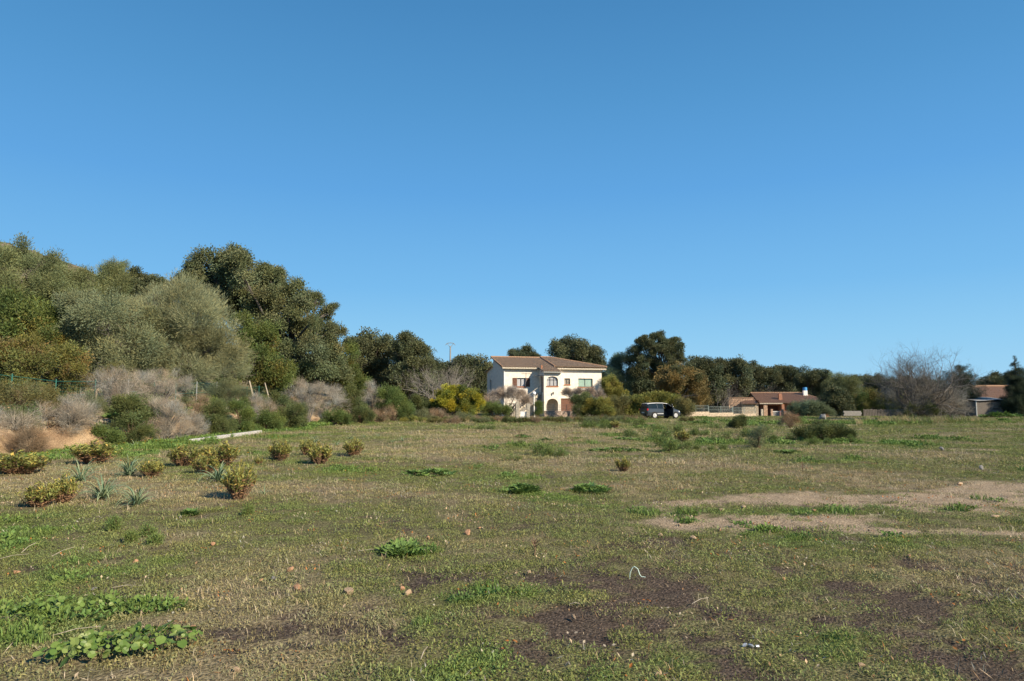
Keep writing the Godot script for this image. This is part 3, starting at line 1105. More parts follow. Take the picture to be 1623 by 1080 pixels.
func window(parent: Node3D, o: Vector3, ax: Vector3, w: float, tall: float, leaves: int, curtain: Material, sill := true, arch := 0.0) -> MeshInstance3D:
	var nrm := ax.cross(Vector3.UP)
	var turn := Basis(ax, Vector3.UP, nrm)
	var inner := o - nrm * 0.17
	var s := Shape.new()
	var t := 0.06
	s.box(inner + ax * t / 2.0 + Vector3.UP * (tall - arch) / 2.0, Vector3(t, tall - arch, 0.06), Color.WHITE, turn)
	s.box(inner + ax * (w - t / 2.0) + Vector3.UP * (tall - arch) / 2.0, Vector3(t, tall - arch, 0.06), Color.WHITE, turn)
	s.box(inner + ax * w / 2.0 + Vector3.UP * t / 2.0, Vector3(w - 2.0 * t, t, 0.06), Color.WHITE, turn)
	for k in range(1, leaves):
		s.box(inner + ax * w * k / leaves + Vector3.UP * tall / 2.0, Vector3(t, tall - 2.0 * t - 0.02, 0.05), Color.WHITE, turn)
	if arch == 0.0:
		s.box(inner + ax * w / 2.0 + Vector3.UP * (tall - t / 2.0), Vector3(w - 2.0 * t, t, 0.06), Color.WHITE, turn)
	else:
		var prev := Vector3.ZERO
		for k in 13:
			var x := w * k / 12.0
			var p := inner + ax * x + Vector3.UP * (tall - arch + (arch - 0.02) * sqrt(maxf(0.0, 1.0 - pow(x / w * 2.0 - 1.0, 2.0))))
			if k > 0:
				s.tube([prev, p], [0.04, 0.04], 4)
			prev = p
		s.box(inner + ax * w / 2.0 + Vector3.UP * (tall - arch), Vector3(w - 2.0 * t, t * 0.8, 0.05), Color.WHITE, turn)
	var f := part("window", s.mesh(), M.frame, parent)
	var g := Shape.new()
	g.quad(inner + ax * t, inner + ax * t + Vector3.UP * tall, inner + ax * (w - t) + Vector3.UP * tall, inner + ax * (w - t))
	part("pane", g.mesh(), M.glass, f)
	# the curtain hangs in folds just behind the glass
	var c := Shape.new()
	var n := int(w / 0.05)
	for k in n:
		var za := 0.045 + 0.02 * sin(k * 1.7)
		var zb := 0.045 + 0.02 * sin((k + 1) * 1.7)
		var xa := ax * (w * k / n) - nrm * za
		var xb := ax * (w * (k + 1) / n) - nrm * zb
		c.quad(inner + xa, inner + xa + Vector3.UP * tall, inner + xb + Vector3.UP * tall, inner + xb)
	part("curtain", c.mesh(), curtain, f)
	if sill:
		var k := Shape.new()
		k.box(o + ax * w / 2.0 - Vector3.UP * 0.035 + nrm * 0.03, Vector3(w + 0.14, 0.07, 0.2), Color.WHITE, turn)
		part("sill", k.mesh(), M.terracotta, f)
	return f


func shutter(parent: Node3D, o: Vector3, w: float, tall: float) -> void:
	var s := Shape.new()
	for k in 4:
		s.slab(Vector3(w * (k + 0.5) / 4.0, tall / 2.0, 0), Vector3(w / 4.0 - 0.008, tall, 0.03), 0.005)
	var f := part("shutter", s.mesh(), M.shutter, parent, o)
	var b := Shape.new()
	b.box(Vector3(w / 2.0, tall * 0.15, 0.025), Vector3(w * 0.94, 0.09, 0.02))
	b.box(Vector3(w / 2.0, tall * 0.85, 0.025), Vector3(w * 0.94, 0.09, 0.02))
	b.box(Vector3(w / 2.0, tall * 0.5, 0.025), Vector3(0.07, tall * 0.72, 0.02), Color.WHITE, Basis(Vector3.BACK, 0.5))
	part("brace", b.mesh(), M.shutter, f)


func make_house() -> void:
	var p := at(798.0, 638.0, 85.0)
	p.y = 0.0
	var o := thing("house", "two storey cream stucco house with tiled roof, arched porch and brown shutters", "house", p, deg_to_rad(16.0))
	var E := 5.85
	var X := Vector3.RIGHT
	var s := Shape.new()
	panel(s, Vector3(0, -0.3, 0), X, 13.2, E + 0.3, [[1.75, 3.95, 2.85, 5.05], [8.05, 4.25, 8.85, 5.05], [9.95, 3.95, 11.95, 5.05], [7.5, 0.3, 9.7, 2.5]])
	# side walls with the slope of the roof, and the back
	var R := 5.2
	var top := E + 0.27 * R
	s.quad(Vector3(0, -0.3, -R), Vector3(0, top, -R), Vector3(0, E, 0), Vector3(0, -0.3, 0))
	s.quad(Vector3(13.2, -0.3, 0), Vector3(13.2, E, 0), Vector3(13.2, E, -R), Vector3(13.2, -0.3, -R))
	s.quad(Vector3(13.2, -0.3, -8.5), Vector3(13.2, E, -8.5), Vector3(0, E, -8.5), Vector3(0, -0.3, -8.5))
	s.quad(Vector3(13.2, -0.3, -R), Vector3(13.2, E, -R), Vector3(13.2, E, -8.5), Vector3(13.2, -0.3, -8.5))
	s.quad(Vector3(7.6, E, -R), Vector3(7.6, top, -R), Vector3(0, top, -R), Vector3(0, E, -R))
	part("wall", s.mesh(), M.stucco, o)
	var ws := Shape.new()
	panel(ws, Vector3(0, -0.3, -8.5), Vector3(0, 0, 1), 3.3, E + 0.3, [[1.5, 3.6, 2.3, 5.0]])
	ws.quad(Vector3(0, E, -8.5), Vector3(0, E + 0.02, -8.5), Vector3(0, 6.45, -R), Vector3(0, E, -R))
	part("rear_wing", ws.mesh(), M.stucco, o)
	window(o, Vector3(0, 3.3, -7.0), Vector3(0, 0, 1), 0.8, 1.4, 2, M.curtain, false)
	# porch
	var q := Shape.new()
	panel(q, Vector3(4.6, -0.3, 2.1), X, 2.2, 5.75, [[0.35, 0.3, 1.85, 2.45, 0.62], [0.36, 4.0, 1.84, 5.2, 0.42]])
	panel(q, Vector3(4.6, -0.3, 0), Vector3(0, 0, 1), 2.1, 5.75, [[0.75, 3.2, 1.6, 5.2]])
	q.quad(Vector3(6.8, -0.3, 2.1), Vector3(6.8, 5.45, 2.1), Vector3(6.8, 5.9, 0.0), Vector3(6.8, -0.3, 0.0))
	q.tri(Vector3(4.6, 5.45, 0.0), Vector3(4.6, 5.95, 0.0), Vector3(4.6, 5.45, 2.1))
	q.box(Vector3(5.7, 2.75, 1.0), Vector3(2.1, 0.22, 1.9))
	part("porch", q.mesh(), M.stucco, o)
	pbox("porch_door", Vector3(4.78, 3.92, 1.17), Vector3(0.05, 1.96, 0.86), M.shutter, o)
	# soffit and fascia under the eaves
	pbox("fascia", Vector3(2.15, 5.95, 0.28), Vector3(4.9, 0.18, 0.5), M.cream, o)
	pbox("fascia", Vector3(10.25, 5.95, 0.28), Vector3(6.8, 0.18, 0.5), M.cream, o)
	pbox("fascia", Vector3(5.6, 5.42, 2.33), Vector3(2.6, 0.16, 0.42), M.cream, o)
	pbox("gutter", Vector3(5.6, 5.4, 2.60), Vector3(2.5, 0.09, 0.1), M.grey_post, o, 0.02)
	# roof: the slope over the first half and the porch, the raised hipped half, and the low slope at the back
	var roof := Node3D.new()
	roof.name = "roof"
	o.add_child(roof)
	var sl := Vector3(0, 0.27, -1).normalized()
	var k1 := 1.0 / Vector3(0, 0.27, -1).length()
	var run := func(z0: float, z1: float) -> Array: return [(0.55 - z0) / k1, (0.55 - z1) / k1]
	var a := Shape.new()
	tiles(a, Vector3(-0.3, 6.08, 0.55), X, sl, 7.0, func(t): return run.call(0.55 if t < 4.6 else 2.65, -R - 0.1))
	part("tiled_slope", a.mesh(), M.tile, roof)
	var b := Shape.new()
	tiles(b, Vector3(6.6, 6.2, 0.55), X, sl, 7.1, func(t): return run.call(0.55, -R - 0.1 if t < 1.2 else lerpf(-R - 0.1, 0.5, (t - 1.2) / 5.9)))
	part("tiled_slope", b.mesh(), M.tile, roof)
	var under := Shape.new()
	var ey := func(z: float) -> float: return 6.03 + 0.27 * (0.5 - z)
	under.quad(Vector3(-0.28, ey.call(0.5), 0.5), Vector3(-0.28, ey.call(-5.25), -5.25), Vector3(7.8, ey.call(-5.25), -5.25), Vector3(7.8, ey.call(0.5), 0.5))
	under.quad(Vector3(4.35, ey.call(2.6), 2.6), Vector3(4.35, ey.call(0.4), 0.4), Vector3(6.9, ey.call(0.4), 0.4), Vector3(6.9, ey.call(2.6), 2.6))
	under.quad(Vector3(6.7, 6.13, 0.5), Vector3(6.7, 7.68, -5.25), Vector3(7.8, 7.68, -5.25), Vector3(13.6, 6.13, 0.5))
	under.quad(Vector3(13.6, 6.13, 0.5), Vector3(7.8, 7.68, -5.25), Vector3(7.8, 7.68, -5.3), Vector3(13.6, 6.13, -9.0))
	under.quad(Vector3(13.6, 5.9, -9.0), Vector3(13.6, 6.4, -5.2), Vector3(-0.25, 6.4, -5.2), Vector3(-0.25, 5.75, -9.0))
	under.quad(Vector3(-0.25, 6.45, -5.2), Vector3(-0.25, 6.5, -5.2), Vector3(-0.25, 5.85, -9.0), Vector3(-0.25, 5.75, -9.0))
	part("roof_deck", under.mesh(), M.tile, roof)
	ridge_caps("ridge_tiles", Vector3(-0.3, 7.70, -R - 0.1), Vector3(6.5, 7.70, -R - 0.1), roof)
	ridge_caps("ridge_tiles", Vector3(6.6, 7.80, -R - 0.1), Vector3(7.9, 7.80, -R - 0.1), roof)
	ridge_caps("hip_tiles", Vector3(7.9, 7.80, -R - 0.1), Vector3(13.6, 6.27, 0.5), roof)
	ridge_caps("verge_tiles", Vector3(6.62, 6.27, 0.5), Vector3(6.62, 7.80, -R - 0.1), roof, 0.1)
	ridge_caps("verge_tiles", Vector3(-0.28, 6.12, 0.5), Vector3(-0.28, 7.66, -R - 0.1), roof, 0.09)
	# windows, shutters and small fittings
	window(o, Vector3(1.75, 3.65, 0), X, 1.1, 1.1, 2, M.curtain)
	shutter(o, Vector3(1.17, 3.65, 0.04), 0.56, 1.1)
	shutter(o, Vector3(2.88, 3.65, 0.04), 0.56, 1.1)
	window(o, Vector3(8.05, 3.95, 0), X, 0.8, 0.8, 2, M.cream)
	window(o, Vector3(9.95, 3.65, 0), X, 2.0, 1.1, 2, M.green_curtain)
	window(o, Vector3(4.96, 3.7, 2.1), X, 1.48, 1.2, 3, M.curtain, true, 0.42)
	pbox("garage_door", Vector3(8.6, 1.1, -0.2), Vector3(2.2, 2.2, 0.06), M.shutter, o)
	pbox("canopy", Vector3(4.15, 5.0, 1.2), Vector3(0.9, 0.06, 1.1), M.sheet, o)
	var st := Shape.new()
	for k in 15:
		st.box(Vector3(0.75 + 0.26 * k, 0.09 + 0.19 * k - 0.25, 0.62), Vector3(0.26, 0.19 + 0.5, 1.1))
	part("stair", st.mesh(), M.concrete, o)
	var pw := Shape.new()
	for k in 15:
		pw.box(Vector3(0.75 + 0.26 * k, 0.12 + 0.19 * k, 1.24), Vector3(0.262, 0.3, 0.12))
	pw.tube([Vector3(0.75, 1.1, 1.24), Vector3(4.4, 3.75, 1.24)], [0.04, 0.04], 6)
	part("stair_parapet", pw.mesh(), M.cream, o)
	var lamp := Shape.new()
	lamp.tube([Vector3(0, 0.0, 0), Vector3(0, 0.08, 0), Vector3(0, 0.28, 0), Vector3(0, 0.36, 0)], [0.03, 0.07, 0.1, 0.02], 6)
	lamp.box(Vector3(0, 0.2, -0.1), Vector3(0.03, 0.03, 0.18))
	part("wall_lamp", lamp.mesh(), M.frame, o, Vector3(5.72, 2.62, 2.3))
	var ae := Shape.new()
	ae.tube([Vector3(0, 0, 0), Vector3(0, 1.3, 0)], [0.02, 0.02], 5)
	for k in 6:
		ae.tube([Vector3(-0.5 + 0.2 * k, 1.25, -0.22), Vector3(-0.5 + 0.2 * k, 1.25, 0.22)], [0.01, 0.01], 4)
	ae.tube([Vector3(-0.6, 1.25, 0), Vector3(0.6, 1.25, 0)], [0.012, 0.012], 4)
	part("aerial", ae.mesh(), M.grey_post, o, Vector3(2.95, 4.1, 0.08))
	pbox("roof_vent", Vector3(4.55, 5.9, 1.4), Vector3(0.1, 0.8, 0.1), M.terracotta, o, 0.02)
	var gp := Shape.new()
	gp.tube([Vector3(0.06, -0.3, 0.07), Vector3(0.06, 5.8, 0.07)], [0.045, 0.045], 6)
	part("downpipe", gp.mesh(), M.white, o)
	var gp2 := Shape.new()
	gp2.tube([Vector3(6.9, -0.3, 0.09), Vector3(6.9, 5.85, 0.09)], [0.045, 0.045], 6)
	part("downpipe", gp2.mesh(), M.cream, o)


func make_bungalow() -> void:
	var p := at(1207.0, 638.0, 106.0)
	p.y = -0.7
	var o := thing("bungalow", "low bungalow with red tiled hip roof and peach walls behind a garden fence", "house", p, -0.1)
	var X := Vector3.RIGHT
	var s := Shape.new()
	panel(s, Vector3(-0.2, -0.3, 0), X, 10.2, 2.5, [[0.9, 0.3, 2.9, 2.2]], 0.9)
	s.quad(Vector3(-0.2, -0.3, -9), Vector3(-0.2, 2.2, -9), Vector3(-0.2, 2.2, 0), Vector3(-0.2, -0.3, 0))
	s.quad(Vector3(10, -0.3, 0), Vector3(10, 2.2, 0), Vector3(10, 2.2, -9), Vector3(10, -0.3, -9))
	s.quad(Vector3(10, -0.3, -9), Vector3(10, 2.2, -9), Vector3(-0.2, 2.2, -9), Vector3(-0.2, -0.3, -9))
	part("wall", s.mesh(), M.brick, o)
	pbox("porch_back", Vector3(1.9, 1.0, -0.95), Vector3(2.4, 2.4, 0.1), M.shutter, o)
	pbox("pillar", Vector3(0.35, 0.9, 0.75), Vector3(0.55, 2.4, 0.5), M.peach, o)
	pbox("pillar", Vector3(2.95, 0.9, 0.75), Vector3(0.4, 2.4, 0.4), M.brick, o)
	# flat roofed block at the side
	var f := pbox("flat_block", Vector3(-2.95, 1.4, -3.0), Vector3(3.7, 3.4, 5.0), M.peach, o)
	pbox("coping", Vector3(0, 1.74, 0), Vector3(3.85, 0.1, 5.15), M.ridge_tile, f)
	var di := Shape.new()
	di.tube([Vector3(0, 0, 0), Vector3(0.02, 0.02, 0.06)], [0.25, 0.16], 10)
	part("dish_aerial", di.mesh(), M.white, f, Vector3(0.2, 0.9, 2.62))
	# roofs
	var sl := Vector3(0, 0.3, -1).normalized()
	var kk := Vector3(0, 0.3, -1).length()
	var a := Shape.new()
	tiles(a, Vector3(-0.6, 2.3, 1.1), X, sl, 11.0, func(t): return [0.0, (minf(5.4, (11.0 - t) * 1.6)) * kk], 0.26, 0.5)
	var rf := part("roof", a.mesh(), M.red_tile, o)
	var u := Shape.new()
	u.quad(Vector3(-0.6, 2.27, 1.05), Vector3(-0.6, 3.87, -4.3), Vector3(7.0, 3.87, -4.3), Vector3(10.4, 2.27, 1.05))
	u.quad(Vector3(10.4, 2.27, 1.05), Vector3(7.0, 3.87, -4.3), Vector3(7.0, 3.87, -4.35), Vector3(10.4, 2.27, -9.5))
	u.quad(Vector3(10.4, 2.27, -9.5), Vector3(7.0, 3.87, -4.32), Vector3(-0.6, 3.87, -4.32), Vector3(-0.6, 2.27, -9.5))
	part("roof_deck", u.mesh(), M.red_tile, rf)
	ridge_caps("ridge_tiles", Vector3(-0.6, 3.93, -4.3), Vector3(7.0, 3.93, -4.3), rf)
	ridge_caps("hip_tiles", Vector3(7.0, 3.93, -4.3), Vector3(10.4, 2.36, 1.05), rf)
	var b := Shape.new()
	tiles(b, Vector3(-3.3, 2.15, 1.3), X, sl, 2.6, func(t): return [0.0, (0.9 + t * 0.75) * kk], 0.26, 0.5)
	part("side_roof", b.mesh(), M.red_tile, o)
	var sw := Shape.new()
	sw.quad(Vector3(-3.2, -0.3, 0.9), Vector3(-3.2, 2.1, 0.9), Vector3(-0.7, 2.1, 0.9), Vector3(-0.7, -0.3, 0.9))
	part("side_wall", sw.mesh(), M.pale_wall, o)
	pbox("verge_board", Vector3(-0.68, 2.6, 0.0), Vector3(0.12, 0.3, 2.4), M.shutter, o)
	pbox("fascia", Vector3(1.15, 2.22, 1.12), Vector3(3.4, 0.16, 0.14), M.cream, o)
	pbox("chimney", Vector3(3.0, 3.1, -0.6), Vector3(0.5, 1.3, 0.5), M.brick, o)
	var c2 := pbox("chimney", Vector3(7.5, 3.7, -3.0), Vector3(0.6, 1.1, 0.6), M.white, o)
	var cap := Shape.new()
	cap.tube([Vector3(0, 0.55, 0), Vector3(0, 0.62, 0), Vector3(0, 1.0, 0), Vector3(0, 1.08, 0)], [0.3, 0.34, 0.34, 0.2], 10)
	part("blue_cap", cap.mesh(), M.blue, c2)


func make_shed() -> void:
	var p := at(1548.0, 638.0, 81.0)
	p.y = h(p.x, p.z)
	var o := thing("shed", "weathered board shed with a bent grey sheet roof beside a dark cypress", "shed", p, 0.03)
	for k in 9:
		var y := 0.1 + 0.2 * k
		if k == 4:   # a broken board leaves a gap
			pbox("board", Vector3(0.95, y, 0.0), Vector3(1.9, 0.188, 0.05), M.board, o, 0.01)
			pbox("board", Vector3(2.35, y - 0.05, 0.0), Vector3(0.9, 0.09, 0.05), M.board, o, 0.01)
			pbox("board", Vector3(3.0, y, 0.0), Vector3(0.4, 0.188, 0.05), M.board, o, 0.01)
			continue
		pbox("board", Vector3(1.6 + rnd(-0.01, 0.01), y, rnd(-0.012, 0.012)), Vector3(3.2, 0.188, 0.05), M.board, o, 0.01)
	pbox("corner_post", Vector3(-0.05, 0.95, 0.0), Vector3(0.1, 2.0, 0.12), M.grey_post, o)
	pbox("side_wall", Vector3(0.0, 0.9, -1.7), Vector3(0.08, 1.8, 3.2), M.board, o)
	pbox("back_wall", Vector3(2.2, 1.0, -3.3), Vector3(4.5, 2.2, 0.1), M.board, o)
	pbox("end_wall", Vector3(4.45, 1.0, -1.7), Vector3(0.1, 2.2, 3.2), M.board, o)
	pbox("floor_slab", Vector3(2.2, -0.02, -1.7), Vector3(4.4, 0.08, 3.4), M.concrete, o)
	pbox("low_wall", Vector3(3.9, 0.35, 0.05), Vector3(1.3, 0.75, 0.15), M.concrete, o)
	var s := Shape.new()
	for k in 24:
		var xa := -0.15 + 4.7 * k / 24.0
		var xb := -0.15 + 4.7 * (k + 1) / 24.0
		var ya := 1.98 + 0.28 * exp(-pow((xa - 2.4) / 1.3, 2.0)) * 0.5 + 0.02 * (k % 2)
		var yb := 1.98 + 0.28 * exp(-pow((xb - 2.4) / 1.3, 2.0)) * 0.5 + 0.02 * ((k + 1) % 2)
		s.quad(Vector3(xa, ya - 0.06, 0.25), Vector3(xa, ya + 0.3, -3.4), Vector3(xb, yb + 0.3, -3.4), Vector3(xb, yb - 0.06, 0.25))
		s.quad(Vector3(xa, ya - 0.1, 0.25), Vector3(xa, ya - 0.06, 0.25), Vector3(xb, yb - 0.06, 0.25), Vector3(xb, yb - 0.1, 0.25))
	part("sheet_roof", s.mesh(), M.sheet, o)
	# the house whose roof shows over the shed
	var q := at(1553.0, 638.0, 95.0)
	q.y = h(q.x, q.z)
	var g := thing("cottage", "cottage with a steep brown tiled roof seen over the board shed", "house", q, 0.05)
	pbox("wall", Vector3(4.0, 1.2, -3.0), Vector3(8.2, 3.0, 6.0), M.cream, g)
	var sl := Vector3(0, 0.6, -1).normalized()
	var a := Shape.new()
	tiles(a, Vector3(-0.3, 2.66, 0.35), Vector3.RIGHT, sl, 8.8, func(_t): return [0.0, 3.3], 0.3, 0.5)
	var rf := part("roof", a.mesh(), M.red_tile, g)
	ridge_caps("ridge_tiles", Vector3(-0.3, 4.42, -2.5), Vector3(8.5, 4.42, -2.5), rf, 0.14)


func make_car() -> void:
	var p := stand(1046.0, 73.5)
	p.y = maxf(p.y, -0.05)
	var o := thing("car", "dark grey family car with white roof and its side door open by the hedge", "car", p + Vector3(0, 0.01, 0), deg_to_rad(21.0))
	# stations along the car from the tail: x, sill, belt, half width at the sill, half width at the belt
	var lower := func(st: Array) -> Shape:
		var s := Shape.new()
		var rows := []
		for k in st:
			var w0: float = k[3]
			var w1: float = k[4]
			var m: float = (k[1] + k[2]) * 0.52
			rows.append([Vector3(k[0], k[1], w0 * 0.9), Vector3(k[0], k[1] + 0.07, w0), Vector3(k[0], m, maxf(w0, w1) * 1.02), Vector3(k[0], k[2] - 0.06, w1), Vector3(k[0], k[2], w1 * 0.93), Vector3(k[0], k[2], -w1 * 0.93), Vector3(k[0], k[2] - 0.06, -w1), Vector3(k[0], m, -maxf(w0, w1) * 1.02), Vector3(k[0], k[1] + 0.07, -w0), Vector3(k[0], k[1], -w0 * 0.9)])
		for r in rows.size() - 1:
			for j in 10:
				var j2 := (j + 1) % 10
				s.quad(rows[r][j], rows[r][j2], rows[r + 1][j2], rows[r + 1][j])
		for j in range(1, 9):
			s.tri(rows[0][0], rows[0][j + 1], rows[0][j])
			s.tri(rows[-1][0], rows[-1][j], rows[-1][j + 1])
		return s
	var x0 := -2.1
	var s1: Shape = lower.call([[x0, 0.34, 0.80, 0.74, 0.74], [x0 + 0.05, 0.27, 1.0, 0.82, 0.80], [x0 + 0.25, 0.22, 1.05, 0.87, 0.86], [x0 + 1.2, 0.22, 1.04, 0.88, 0.88], [x0 + 2.0, 0.22, 1.02, 0.88, 0.88]])
	part("body", s1.mesh(), M.paint, o)
	var s2: Shape = lower.call([[x0 + 2.95, 0.22, 1.0, 0.88, 0.87], [x0 + 3.35, 0.22, 0.98, 0.88, 0.84], [x0 + 3.9, 0.24, 0.86, 0.86, 0.74], [x0 + 4.15, 0.28, 0.74, 0.76, 0.62], [x0 + 4.24, 0.34, 0.6, 0.6, 0.5]])
	part("bonnet", s2.mesh(), M.paint, o)
	# door bay: floor and the far side; the near side stands open
	var bay := Shape.new()
	bay.box(Vector3(x0 + 2.475, 0.27, 0), Vector3(0.95, 0.1, 1.7))
	bay.box(Vector3(x0 + 2.475, 0.62, -0.84), Vector3(0.95, 0.78, 0.08))
	part("door_bay", bay.mesh(), M.seat, o)
	var seat := Shape.new()
	seat.slab(Vector3(x0 + 2.35, 0.5, 0.36), Vector3(0.5, 0.36, 0.5), 0.05)
	seat.slab(Vector3(x0 + 2.12, 0.9, 0.36), Vector3(0.16, 0.62, 0.48), 0.05, Color.WHITE, Basis(Vector3.BACK, 0.2))
	part("seat", seat.mesh(), M.seat, o)
	# greenhouse: glass, pillars, roof
	var gl := Shape.new()
	var gst := [[x0 + 0.12, 1.02, 0.78, x0 + 0.28, 0.64], [x0 + 0.6, 1.03, 0.82, x0 + 0.6, 0.67], [x0 + 1.98, 1.0, 0.83, x0 + 1.98, 0.68]]
	for k in 2:
		for sd in [1.0, -1.0]:
			var A := Vector3(gst[k][0], gst[k][1], gst[k][2] * sd)
			var B := Vector3(gst[k][3], 1.56, gst[k][4] * sd)
			var C := Vector3(gst[k + 1][3], 1.58, gst[k + 1][4] * sd)
			var D := Vector3(gst[k + 1][0], gst[k + 1][1], gst[k + 1][2] * sd)
			if sd > 0: gl.quad(A, B, C, D)
			else: gl.quad(D, C, B, A)
	gl.quad(Vector3(x0 + 0.12, 1.02, -0.78), Vector3(x0 + 0.28, 1.56, -0.64), Vector3(x0 + 0.28, 1.56, 0.64), Vector3(x0 + 0.12, 1.02, 0.78))
	gl.quad(Vector3(x0 + 2.95, 1.0, -0.83), Vector3(x0 + 2.5, 1.55, -0.66), Vector3(x0 + 2.0, 1.58, -0.68), Vector3(x0 + 2.0, 1.0, -0.83))
	part("rear_glass", gl.mesh(), M.car_glass, o)
	var wsd := Shape.new()
	wsd.quad(Vector3(x0 + 3.45, 0.97, 0.74), Vector3(x0 + 2.62, 1.54, 0.62), Vector3(x0 + 2.62, 1.54, -0.62), Vector3(x0 + 3.45, 0.97, -0.74))
	part("windscreen", wsd.mesh(), M.car_glass, o)
	var pil := Shape.new()
	for sd in [1.0, -1.0]:
		pil.tube([Vector3(x0 + 3.42, 0.96, 0.77 * sd), Vector3(x0 + 2.62, 1.55, 0.65 * sd)], [0.045, 0.04], 5)
		pil.tube([Vector3(x0 + 2.0, 1.0, 0.835 * sd), Vector3(x0 + 1.95, 1.58, 0.685 * sd)], [0.05, 0.045], 5)
		pil.tube([Vector3(x0 + 1.25, 1.02, 0.83 * sd), Vector3(x0 + 1.25, 1.58, 0.68 * sd)], [0.03, 0.03], 5)
	part("pillars", pil.mesh(), M.paint, o)
	var rf := Shape.new()
	var rst := [[x0 + 0.16, 1.54, 0.62], [x0 + 0.4, 1.60, 0.68], [x0 + 1.2, 1.645, 0.70], [x0 + 2.0, 1.635, 0.70], [x0 + 2.65, 1.56, 0.65]]
	for k in rst.size() - 1:
		var a: Array = rst[k]
		var b: Array = rst[k + 1]
		var ring := func(q: Array) -> Array: return [Vector3(q[0], q[1] - 0.05, q[2] + 0.02), Vector3(q[0], q[1], q[2] * 0.93), Vector3(q[0], q[1] + 0.02, 0), Vector3(q[0], q[1], -q[2] * 0.93), Vector3(q[0], q[1] - 0.05, -q[2] - 0.02)]
		var ra: Array = ring.call(a)
		var rb: Array = ring.call(b)
		for j in 4:
			rf.quad(ra[j], ra[j + 1], rb[j + 1], rb[j])
		rf.quad(ra[4], ra[0], rb[0], rb[4])
	part("roof", rf.mesh(), M.white_paint, o)
	# open door, hinged at its front edge
	var door := Node3D.new()
	door.name = "door"
	o.add_child(door)
	door.position = Vector3(x0 + 2.97, 0, 0.88)
	door.rotation.y = deg_to_rad(66.0)
	var dp := Shape.new()
	dp.slab(Vector3(-0.48, 0.64, 0.0), Vector3(0.94, 0.74, 0.09), 0.03)
	dp.tube([Vector3(-0.94, 1.0, 0.0), Vector3(-0.9, 1.52, -0.1), Vector3(-0.5, 1.53, -0.1), Vector3(0.0, 1.02, 0.0)], [0.03, 0.03, 0.03, 0.03], 5)
	part("door_panel", dp.mesh(), M.paint, door)
	var dg := Shape.new()
	dg.quad(Vector3(-0.92, 1.0, 0.0), Vector3(-0.88, 1.51, -0.1), Vector3(-0.5, 1.52, -0.1), Vector3(-0.02, 1.02, 0.0))
	part("door_glass", dg.mesh(), M.car_glass, door)
	var mir := Shape.new()
	mir.slab(Vector3(-0.12, 1.02, 0.16), Vector3(0.12, 0.16, 0.22), 0.03)
	part("mirror", mir.mesh(), M.paint, door)
	# wheels
	for sd in [1.0, -1.0]:
		for x in [x0 + 0.85, x0 + 3.46]:
			var ar := Shape.new()
			ar.tube([Vector3(0, 0, -0.12 * sd), Vector3(0, 0, 0.03 * sd)], [0.375, 0.375], 20)
			var c := part("wheel_arch", ar.mesh(), M.rubber, o, Vector3(x, 0.33, 0.87 * sd))
			var ty := Shape.new()
			ty.tube([Vector3(0, 0, -0.14 * sd), Vector3(0, 0, -0.12 * sd), Vector3(0, 0, 0.03 * sd), Vector3(0, 0, 0.05 * sd)], [0.28, 0.315, 0.315, 0.27], 20)
			var w := part("wheel", ty.mesh(), M.rubber, o, Vector3(x, 0.315, 0.88 * sd))
			var rim := Shape.new()
			rim.tube([Vector3(0, 0, 0.035 * sd), Vector3(0, 0, 0.055 * sd)], [0.235, 0.225], 20)
			for k in 5:
				rim.box(Vector3(sin(TAU * k / 5.0) * 0.12, cos(TAU * k / 5.0) * 0.12, 0.06 * sd), Vector3(0.05, 0.2, 0.02), Color.WHITE, Basis(Vector3.BACK, -TAU * k / 5.0))
			part("rim", rim.mesh(), M.alloy, w)
			c.name = "wheel_arch"
	for sd in [1.0, -1.0]:
		pbox("tail_light", Vector3(x0 + 0.09, 0.93, 0.74 * sd), Vector3(0.16, 0.2, 0.18), M.red_lamp, o, 0.03)
		pbox("head_light", Vector3(x0 + 4.0, 0.7, 0.66 * sd), Vector3(0.2, 0.14, 0.16), M.globe, o, 0.03)
	pbox("number_plate", Vector3(x0 - 0.015, 0.62, 0.0), Vector3(0.02, 0.12, 0.5), M.plate, o)
	pbox("bumper", Vector3(x0 + 0.02, 0.36, 0.0), Vector3(0.16, 0.22, 1.6), M.rubber, o, 0.04)
	var rub := pbox("side_moulding", Vector3(x0 + 1.55, 0.5, 0.905), Vector3(0.75, 0.09, 0.025), M.alloy, o, 0.008)
	rub.name = "side_moulding"


# ---------------------------------------------------------------- fences, walls, small built things
func wire_panel(a: Vector3, b: Vector3, tall: float, cell := 0.16, w := 0.006) -> ArrayMesh:
	var s := Shape.new()
	var l := (b - a).length()
	var t := (b - a) / l
	var nrm := t.cross(Vector3.UP).normalized() * w * 0.5
	var n := int(l / cell)
	for k in n + 1:
		var p := a.lerp(b, float(k) / n)
		s.quad(p - t * w * 0.5, p - t * w * 0.5 + Vector3.UP * tall, p + t * w * 0.5 + Vector3.UP * tall, p + t * w * 0.5)
	var m := int(tall / cell)
	for k in m + 1:
		var y := Vector3.UP * (tall * k / m)
		var ww := Vector3.UP * w * (1.8 if k == m or k == m / 2 else 0.5)
		s.quad(a + y - ww + nrm, a + y + ww + nrm, b + y + ww + nrm, b + y - ww + nrm)
	return s.mesh()


